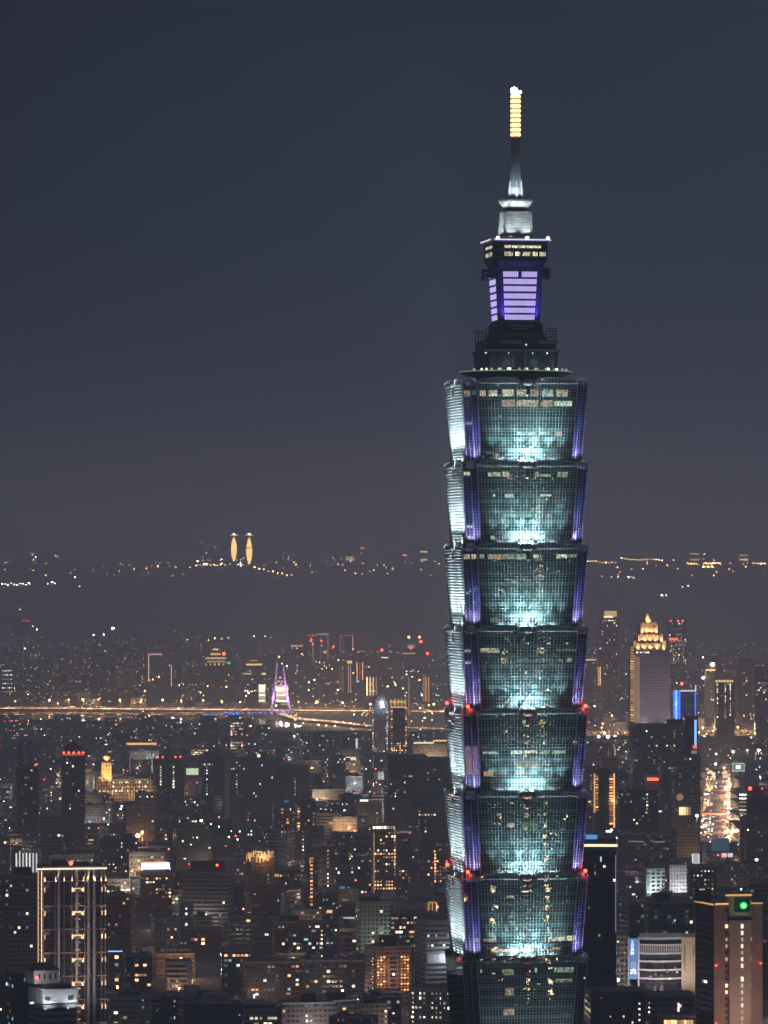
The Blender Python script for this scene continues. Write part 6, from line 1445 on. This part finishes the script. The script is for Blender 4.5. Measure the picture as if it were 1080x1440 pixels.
while len(GEN) < 232 and tries < 60000:
    tries += 1
    Y = 3000 * (7600 / 3000) ** rg_.random()
    hx = X(1110, Y); x = rg_.uniform(-hx * 1.04, hx)
    px = x / Y * F + 540; w = rg_.uniform(16, 40) * (1 + (Y - 3000) / 9000); d = rg_.uniform(14, 24)
    if 940 < px < 1075 and 5200 < Y < 7200: continue
    r = max(w, d) * .55
    if any((x - a) ** 2 + (Y - c) ** 2 < (r + q) ** 2 * .8 for a, c, q in footp): continue
    h = rg_.choice((14, 17, 20, 22, 26, 30, 36, 44, 55)) * rg_.uniform(.85, 1.2)
    wp = w / Y * F / 2 + 3; top = HY + (CZ - h) / Y * F
    low = max([L_[3] for L_ in LIM if L_[4] > Y and L_[0] < px + wp and L_[1] > px - wp and L_[2] < HY + CZ / Y * F] + [0])
    # must not hide what a named building shows
    if top < low:
        h2 = CZ - (low - HY) / F * Y
        if h2 < 9: continue
        h = h2; top = low
    if top > 1452 or top < 1020: continue
    # visible at all?  hidden behind a nearer named building
    if any(L_[4] < Y and L_[0] < px - wp * .6 and L_[1] > px + wp * .6 and L_[2] < top for L_ in LIM): continue
    if 628 < px < 815: continue
    footp.append((x, Y, r)); GEN.append((x, Y, w, d, h, px, top))
sizes = lambda h: 'low' if h < 19 else ('mid-height' if h < 32 else 'tall')
labels = {}
items = []
for (x, Y, w, d, h, px, top) in GEN:
    kd = rg_.choice(KINDS); fm, pu, pz, kw = FM[kd]
    th = R(10) - math.atan(x / Y) + R(rg_.choice((0, 0, 0, 4, -5, 18, -24)) + rg_.uniform(-2, 2))
    root = link('apartment_block' if kd not in ('dark', 'ribbon', 'black') else 'office_block', None, None, (x, Y, 0), None, th)
    root['category'] = 'apartment block' if kd not in ('dark', 'ribbon', 'black') else 'office building'
    root['group'] = 'blocks of the town between the hill and the river'
    mb = MB(); shape = rg_.random()
    if shape < .55: mb.box(-w / 2, w / 2, -d / 2, d / 2, 0, h)
    elif shape < .8: mb.box(-w / 2, w / 2, -d / 2, d / 2, 0, h * .82)
    else: mb.box(-w / 2, w / 2, -d / 2, d / 2, 0, h)
    mb.build('wall', fm, root)
    if .55 <= shape < .8: MB().box(-w * .3, w * .42, -d * .38, d * .38, h * .82, h).build('upper_storeys', fm, root)
    H_ = h if shape < .55 or shape >= .8 else h * .82
    t_ = .3
    MB().box(-w / 2 - .1, w / 2 + .1, -d / 2 - .1, -d / 2 + t_, H_ - .2, H_ + 1).box(-w / 2 - .1, w / 2 + .1, d / 2 - t_, d / 2 + .1, H_ - .2, H_ + 1).box(-w / 2 - .1, -w / 2 + t_, -d / 2 + t_, d / 2 - t_, H_ - .2, H_ + 1).box(w / 2 - t_, w / 2 + .1, -d / 2 + t_, d / 2 - t_, H_ - .2, H_ + 1).build('parapet', M['concrete'], root)
    feat = ''
    if shape < .55 or shape >= .8:
        fx = rg_.uniform(-.3, .3); link('stair_house', HUT if rg_.random() < .5 else HUTD, root, (fx * w, rg_.uniform(-.1, .2) * d, h), (rg_.uniform(4, w * .4), d * .4, rg_.uniform(2.6, 6)))
        for i in range(rg_.randint(0, 3)): link('water_tank', TANK, root, ((-.4 + rg_.random() * .8) * w, -d * .3, h), (1.1, 1.1, 1))
    if rg_.random() < .25: link('antenna', MAST, root, (rg_.uniform(-.3, .3) * w, 0, h), (1.2, 1.2, rg_.uniform(5, 12)))
    nu, nf = int(w / pu), int(h / pz)
    p = rg_.choice((.03, .05, .08, .12, .2)); pal = rg_.choice((['warm', 'amber', 'white'], ['white', 'cool', 'warm', 'dim'], ['warm', 'dim', 'amber', 'cool'], ['cool', 'white', 'teal', 'warm'], ['dim', 'pink', 'white', 'amber']))
    cnt = 0; wf = rg_.uniform(.35, .75)
    for j in range(nf - 1, max(1, nf - 11), -1):
        zc = (j + .5) * pz
        if zc > H_ - 1: continue
        pf = p * rg_.choice((.3, 1, 1, 2)) * (1.5 if Y < 4600 else 1)
        for i in range(-nu // 2, nu // 2 + 1):
            uc = (i + .5) * pu
            if abs(uc) > w / 2 - pu * .4 or rg_.random() > pf: continue
            link('window', WM[rg_.choice(pal)], root, (uc, -d / 2 - .06, zc), (pu * wf * rg_.choice((.5, .8, 1, 1, 1.5)), 1, pz * rg_.choice((.25, .42, .42, .5)))); cnt += 1
    word = 'almost unlit' if cnt < 3 else ('sparsely lit' if cnt < 9 else 'many-windowed')
    if rg_.random() < .22 and h > 20:
        uc = rg_.choice((-.42, -.1, .2, .42)) * w
        for j in range(max(1, nf - 11), nf):
            if (j + .5) * pz < H_ - 1 and rg_.random() < .9: link('stair_window', WM[rg_.choice(('cool', 'white', 'greenish')) if False else 'white'], root, (uc, -d / 2 - .14, (j + .5) * pz), (1.1, 1, 1.2))
        feat = 'stair lights'
    if rg_.random() < .12:
        sx = rg_.uniform(-.3, .3) * w; c = rg_.choice(('sign_white', 'sign_red', 'gold', 'sign_blue', 'sign_orange'))
        link('roof_sign', WM[c], root, (sx, -d / 2 + .5, H_ + 2.6), (rg_.uniform(4, 10), 3, 2.2)); MB().box(sx - .3, sx + .3, -d / 2 + .3, -d / 2 + .8, H_, H_ + 2).build('sign_post', M['steel'], root)
        feat = {'sign_white': 'white', 'sign_red': 'red', 'gold': 'golden', 'sign_blue': 'blue', 'sign_orange': 'orange'}[c] + ' roof sign'
    elif rg_.random() < .10:
        link('roof_lamp', RED_BALL, root, (0, 0, H_ + 7), (.8, .8, .8)); link('antenna', MAST, root, (0, 0, H_), (1.5, 1.5, 6.6)); feat = 'red roof lamp'
    if rg_.random() < .4:
        lamp('street_glow', 'POINT', (rg_.uniform(-.5, .5) * w, -d / 2 - 17, h * rg_.uniform(.3, .75)), 9500 * rg_.choice((.5, 1, 2.2)) * (Y / 3500) ** 1.5, rg_.choice(((1, .62, .3), (1, .8, .55), (.85, .95, 1))), root, rad=1)  # unseen lamp added to spill street light on the facade
    an = min(HEROES, key=lambda q: ((q[0] + q[1]) / 2 - px) ** 2 + (((q[2] + q[3]) / 2 - top) * 1.2) ** 2)
    rel = 'left of' if px < an[0] else ('right of' if px > an[1] else ('below' if top > (an[2] + an[3]) / 2 else 'behind'))
    items.append((root, sizes(h), kw, word, feat, rel, an[5], px, Y))
    LIM.append((px - w / Y * F * .3, px + w / Y * F * .3, top, min(1440, top + 18), Y)) if Y > 4000 else None
fam = {}
for it in items:
    root, sz, kw, word, feat, rel, an, px, Y = it
    base = '%s %s %s block%s %s %s' % (word, sz, kw, (' with ' + feat) if feat else '', rel, an if len(an.split()) > 4 else 'the ' + an)
    fam.setdefault(base, []).append(it)
ORD = ['nearest', 'second', 'third', 'fourth', 'fifth', 'sixth', 'seventh', 'eighth']
for base, its in fam.items():
    its.sort(key=lambda i: i[8])
    for k, it in enumerate(its): it[0]['label'] = ' '.join(base.split()[:16]) if len(its) == 1 else ' '.join(('%s %s' % (('nearer' if k == 0 else 'farther') if len(its) == 2 else ORD[min(k, 7)], base)).split()[:16])

# street lamps of the dark lanes, each with its own pool of light
lab_n = {}
for i in range(120):
    Y = 3350 * (8800 / 3350) ** rg_.random(); px = rg_.uniform(5, 1075)
    if 640 < px < 812 or any((X(px, Y) - a) ** 2 + (Y - c) ** 2 < (q * .75) ** 2 for a, c, q in footp): continue
    wm = rg_.random() < .7; an = min(HEROES, key=lambda q: abs((q[0] + q[1]) / 2 - px) + abs((q[2] + q[3]) / 2 - (HY + 308 / Y * F)))
    nm = '%s street lamp lighting a lane by %s' % ('amber' if wm else 'white', an[5] if len(an[5].split()) > 5 else 'the ' + an[5])
    t = thing('street_lamp', nm, 'street lamp', (X(px, Y), Y, 0), 0, nm.replace('lamp ', 'lamps '))
    MB().cyl(0, 0, 0, 9, .18, 6, .1).beam((0, 0, 9), (0, -1.8, 9.2), .15).build('pole', M['steel'], t)
    link('lamp_head', STREET_BALL if wm else WHITE_BALL, t, (0, -1.9, 9.1), (.8, .8, .5))
    lamp('street_light', 'POINT', (0, -1.9, 8.3), 13000 * (Y / 4000) ** 1.5, (1, .58, .26) if wm else (1, .88, .7), t, rad=.6)
# trees in dark parks and streets
def tree_mesh(seed):
    r = random.Random(seed); mb = MB()
    for i in range(620):
        a = r.uniform(0, 6.283); q = r.random() ** .5; zz = r.uniform(-1, 1); rad = 4.6 * math.sqrt(max(0, 1 - zz * zz)) * (.55 + .45 * q) * (1 + .25 * math.sin(3 * a + seed))
        c = Vector((rad * math.cos(a), rad * math.sin(a), 8 + zz * 3.6)); d1 = Vector((r.uniform(-1, 1), r.uniform(-1, 1), r.uniform(-1, 1))).normalized(); d2 = d1.cross(Vector((r.uniform(-1, 1), r.uniform(-1, 1), .3))).normalized()
        s_ = r.uniform(.35, .7); mb.quad(c - d1 * s_, c + d2 * s_ * .6, c + d1 * s_, c - d2 * s_ * .6)
    return mb.mesh('crown', M['leaf'])
CR = [tree_mesh(s) for s in (1, 2, 3)]
TR = me_of(MB().loft([[(.35 * math.cos(a), .35 * math.sin(a), 0) for a in (0, 1.57, 3.14, 4.71)], [(.2 * math.cos(a), .2 * math.sin(a), 5) for a in (0, 1.57, 3.14, 4.71)], [(.5 * math.cos(a), .5 * math.sin(a), 8.5) for a in (0, 1.57, 3.14, 4.71)]]), 'trunk', M['bark'])
spots = [(px, 4350, 'park below the grey ribbed office') for px in range(386, 428, 5)] + [(px, 4380, 'park below the grey ribbed office') for px in range(389, 426, 6)] + [(px, 3560, 'dark street in front of the orange-lit hotel') for px in range(470, 512, 7)] + \
        [(px, 2640, 'slope beside the green-lamped stone tower') for px in (1058, 1064, 1070, 1077)] + [(px, 5300, 'grove left of the busy street') for px in range(930, 984, 7)] + [(px, 3250, 'verge below the long grey low block') for px in range(215, 330, 11)]
for i, (px, Y, wh) in enumerate(spots):
    yy = Y + rg_.uniform(-14, 14); s_ = rg_.uniform(.9, 1.5)
    if any((X(px, yy) - a) ** 2 + (yy - c) ** 2 < (q * .8) ** 2 for a, c, q in footp): continue
    t = thing('tree', 'dark leafy tree in the ' + wh, 'tree', (X(px, yy), yy, 0), rg_.uniform(0, 6), 'trees of the ' + wh); t.scale = (s_, s_, s_ * rg_.uniform(.9, 1.2))
    link('crown', CR[i % 3], t); link('trunk', TR, t)

# ================================================================== far town as one mass
mb = MB(); uvs = []; tint = []
rf = random.Random(9)
groups = [facade('far town ' + n, w, (.03, .03, .035), pu, pz, .45, .42, lit=(sh_, st), uv=True) for n, w, pu, pz, sh_, st in (('grey', (.16, .155, .15), 3.6, 3.8, .11, 7), ('beige', (.24, .2, .17), 4.0, 4.0, .16, 7), ('dark', (.08, .08, .09), 3.4, 3.8, .08, 8))]
verts, faces, fmat = [], [], []
def fbox(x, y, w, d, h, a, m, z=0):
    ca, sa = math.cos(a), math.sin(a); i = len(verts); c = [(-w / 2, -d / 2), (w / 2, -d / 2), (w / 2, d / 2), (-w / 2, d / 2)]
    for zz in (z, z + h):
        for (p, q) in c: verts.append((x + p * ca - q * sa, y + p * sa + q * ca, zz))
    t = rf.random(); o_ = rf.randrange(500) * 7.2
    for k in range(4):
        k2 = (k + 1) % 4; faces.append((i + k, i + k2, i + 4 + k2, i + 4 + k)); L_ = w if k % 2 == 0 else d
        uvs.extend([(o_, 0), (o_ + L_, 0), (o_ + L_, h), (o_, h)]); fmat.append(m); tint.append(t)
    faces.append((i + 4, i + 5, i + 6, i + 7)); uvs.extend([(0, 0)] * 4); fmat.append(m); tint.append(t)
Y = 4300.0
nfar = 0
while Y < 16200:
    step = 70 if Y < 9000 else 120
    half = X(1200, Y) + 60
    x = -half
    while x < half:
        w = rf.uniform(18, 46); 
        if rf.random() < .82:
            d = rf.uniform(14, 30); yy = Y + rf.uniform(-step * .4, step * .4)
            h = rf.choice((12, 16, 20, 24, 30, 40)) * rf.uniform(.8, 1.2)
            if Y > 9900 and rf.random() < .25: h *= 2.0
            px = x / yy * F + 540
            ok = not (9000 < yy < 10110 and px < 470) and not (8780 < yy < 10110 and 370 < px < 660) and not (9900 < yy < 10100 and px < 660) and not (8650 < yy < 8830 and px > 790) and not (Ys0 - 60 < yy < Ys1 + 100 and abs(x - street_x(yy)) < 48)
            if ok and (yy < 8700 + 90 and yy > 8700 - 40): ok = px < 800
            if yy < 10050: h = min(h, 26)
            if 630 < px < 815 and yy < 9000: ok = rf.random() < .5
            top = HY + (CZ - h) / yy * F
            wp = w / yy * F / 2
            low = max([L_[3] for L_ in LIM if L_[4] > yy and L_[0] < px + wp and L_[1] > px - wp and L_[2] < HY + CZ / yy * F] + [0]) if ok else 0
            if ok and top < low - 2:
                h = CZ - (low - 2 - HY) / F * yy; ok = h > 8
            if ok and not any((x - a) ** 2 + (yy - c) ** 2 < (w * .55 + q) ** 2 * .8 for a, c, q in footp):
                fbox(x, yy, w, d, h, R(10) + rf.uniform(-.1, .1) + rf.choice((0, 0, .3)), rf.choice((0, 0, 1, 2, 2))); nfar += 1
        x += w * rf.uniform(1.05, 1.6)
    Y += step
me = bpy.data.meshes.new('far_town'); me.from_pydata(verts, [], faces)
for g_ in groups: me.materials.append(g_)
uvl = me.uv_layers.new(name='UVMap')
uvl.data.foreach_set('uv', [c for p in uvs for c in p])
me.polygons.foreach_set('material_index', fmat)
at_ = me.attributes.new('tint', 'FLOAT', 'FACE'); at_.data.foreach_set('value', tint); me.update()
tag(link('far_town', me), 'dense low blocks of the far town with countless tiny lit windows', 'town', None, 'stuff')
# street lights of the far town: countless small lamps
mats = [G['street'], G['street_white'], G['red_soft'], G['sign_orange']]
mb = MB(); idx = []
for i in range(1500):
    yy = (8200 if i % 4 else 5000) * ((15500 / 8200) if i % 4 else 3.1) ** rf.random(); px = rf.uniform(-20, 1100); r = rf.choice((.35, .5, .6, .8, 1.3)) * rf.uniform(.8, 1.1) * (yy / 7500)
    if i % 4 and px < 300 and rf.random() < .45: continue
    if 620 < px < 830: continue
    if 9000 < yy < 9990 and px < 380: continue
    nf0 = len(mb.f); mb.ball(X(px, yy), yy, rf.uniform(8, 26) if rf.random() < .8 else rf.uniform(26, 50), r, 6, 4)
    idx += [rf.choice((0, 0, 0, 0, 1, 1, 2, 3, 3))] * (len(mb.f) - nf0)
me = bpy.data.meshes.new('far_lamps'); me.from_pydata(mb.v, [], mb.f)
for m_ in mats: me.materials.append(m_)
me.polygons.foreach_set('material_index', idx)
tag(link('far_lamps', me), 'countless tiny street and roof lamps twinkling across the far town', 'lamps', None, 'stuff')

# distant glows get raised emission to make up for the haze
boost = {}
def far_mat(m, k):
    if (m.name, k) not in boost:
        c = m.copy(); c.name = m.name + ' strong'; b_ = c.node_tree.nodes['Principled BSDF']; i_ = b_.inputs['Emission Strength']
        if i_.is_linked:
            src = i_.links[0].from_socket; c.node_tree.links.new(mth(c.node_tree, 'MULTIPLY', src, k), i_)
        else: i_.default_value *= k
        c.cycles.emission_sampling = 'NONE'; boost[(m.name, k)] = c
    return boost[(m.name, k)]
emit = set(m.name for m in bpy.data.materials if m.use_nodes and 'Principled BSDF' in m.node_tree.nodes and (m.node_tree.nodes['Principled BSDF'].inputs['Emission Strength'].is_linked or m.node_tree.nodes['Principled BSDF'].inputs['Emission Strength'].default_value > 0))
for ob in list(COL.objects):
    if ob.type != 'MESH' or ob.parent is None or not ob.material_slots: continue
    r_ = ob.parent if ob.parent.parent is None else ob.parent.parent
    y_ = r_.location.y if r_.location.y > 100 else ob.location.y
    if y_ < 7400 or ob.material_slots[0].material.name not in emit or ob.material_slots[0].material.name.startswith('far town'): continue
    m_ = ob.material_slots[0].material; k = 1.5 if y_ < 9000 else (2.2 if y_ < 15000 else 4.5)
    ob.material_slots[0].link = 'OBJECT'; ob.material_slots[0].material = far_mat(m_, k)
# streets this side of the skyscraper, seen only mirrored in its glass
mb = MB(); idx = []
def dot(x, y, z_, r, m):
    nf0 = len(mb.f); mb.ball(x, y, z_, r, 6, 4); idx.extend([m] * (len(mb.f) - nf0))
dv = Vector((.340, -.925)).normalized()
for off, jit, n_d, r_ in ((7.8, .5, 100, .8), (20.5, .5, 170, .9), (14, 2, 16, .5), (-10.5, 3.0, 45, 1.2)):
    for i in range(n_d):
        d_ = 560 * (3300 / 560) ** ((i + rf.random()) / n_d)
        if off < 0 and (d_ < 650 or int(d_ / 170) % 2): continue
        bx, by = X(725, TY) + off * math.cos(TH), TY - 26
        dot(bx + dv.x * d_ + rf.uniform(-jit, jit), by + dv.y * d_, rf.uniform(5, 9), r_ * rf.uniform(.5, 1.1), rf.choice((0, 1, 1)))
for i in range(80):
    d_ = 560 * (4200 / 560) ** rf.random(); of = rf.uniform(-60, 60)
    dot(X(725, TY) + dv.x * d_ + of, TY - 26 + dv.y * d_, rf.uniform(4, 30), rf.uniform(.4, 1.1), rf.choice((0, 1, 1, 1, 2)))
me = bpy.data.meshes.new('avenue_lamps'); me.from_pydata(mb.v, [], mb.f)
for m_ in (glow('avenue lamp', (1, .66, .26), 42), glow('avenue white lamp', (1, .84, .5), 42), glow('avenue window', (.5, .9, .9), 25)): me.materials.append(m_)
me.polygons.foreach_set('material_index', idx)
tag(link('avenue_lamps', me), 'countless lamps of the avenue before the skyscraper, mirrored as wavering golden lines in its glass', 'lamps', None, 'stuff')
# ================================================================== haze
hz = MB().box(-9000, 9000, -400, 27000, -5, 530).build('haze', bpy.data.materials.new('haze'))
hm = hz.data.materials[0]; hm.use_nodes = True; hn = hm.node_tree; hn.nodes.clear()
ho = hn.nodes.new('ShaderNodeOutputMaterial'); pv = hn.nodes.new('ShaderNodeVolumePrincipled')
pv.inputs['Color'].default_value = (.84, .90, 1, 1); pv.inputs['Density'].default_value = 1.15e-4; pv.inputs['Anisotropy'].default_value = .3
hn.links.new(pv.outputs[0], ho.inputs['Volume'])
tag(hz, 'thin night haze over the whole town', 'haze', None, 'stuff')
print('generic blocks', len(GEN), 'far', nfar, 'objects', len(bpy.data.objects), 'lights', len([o for o in bpy.data.objects if o.type == 'LIGHT']))
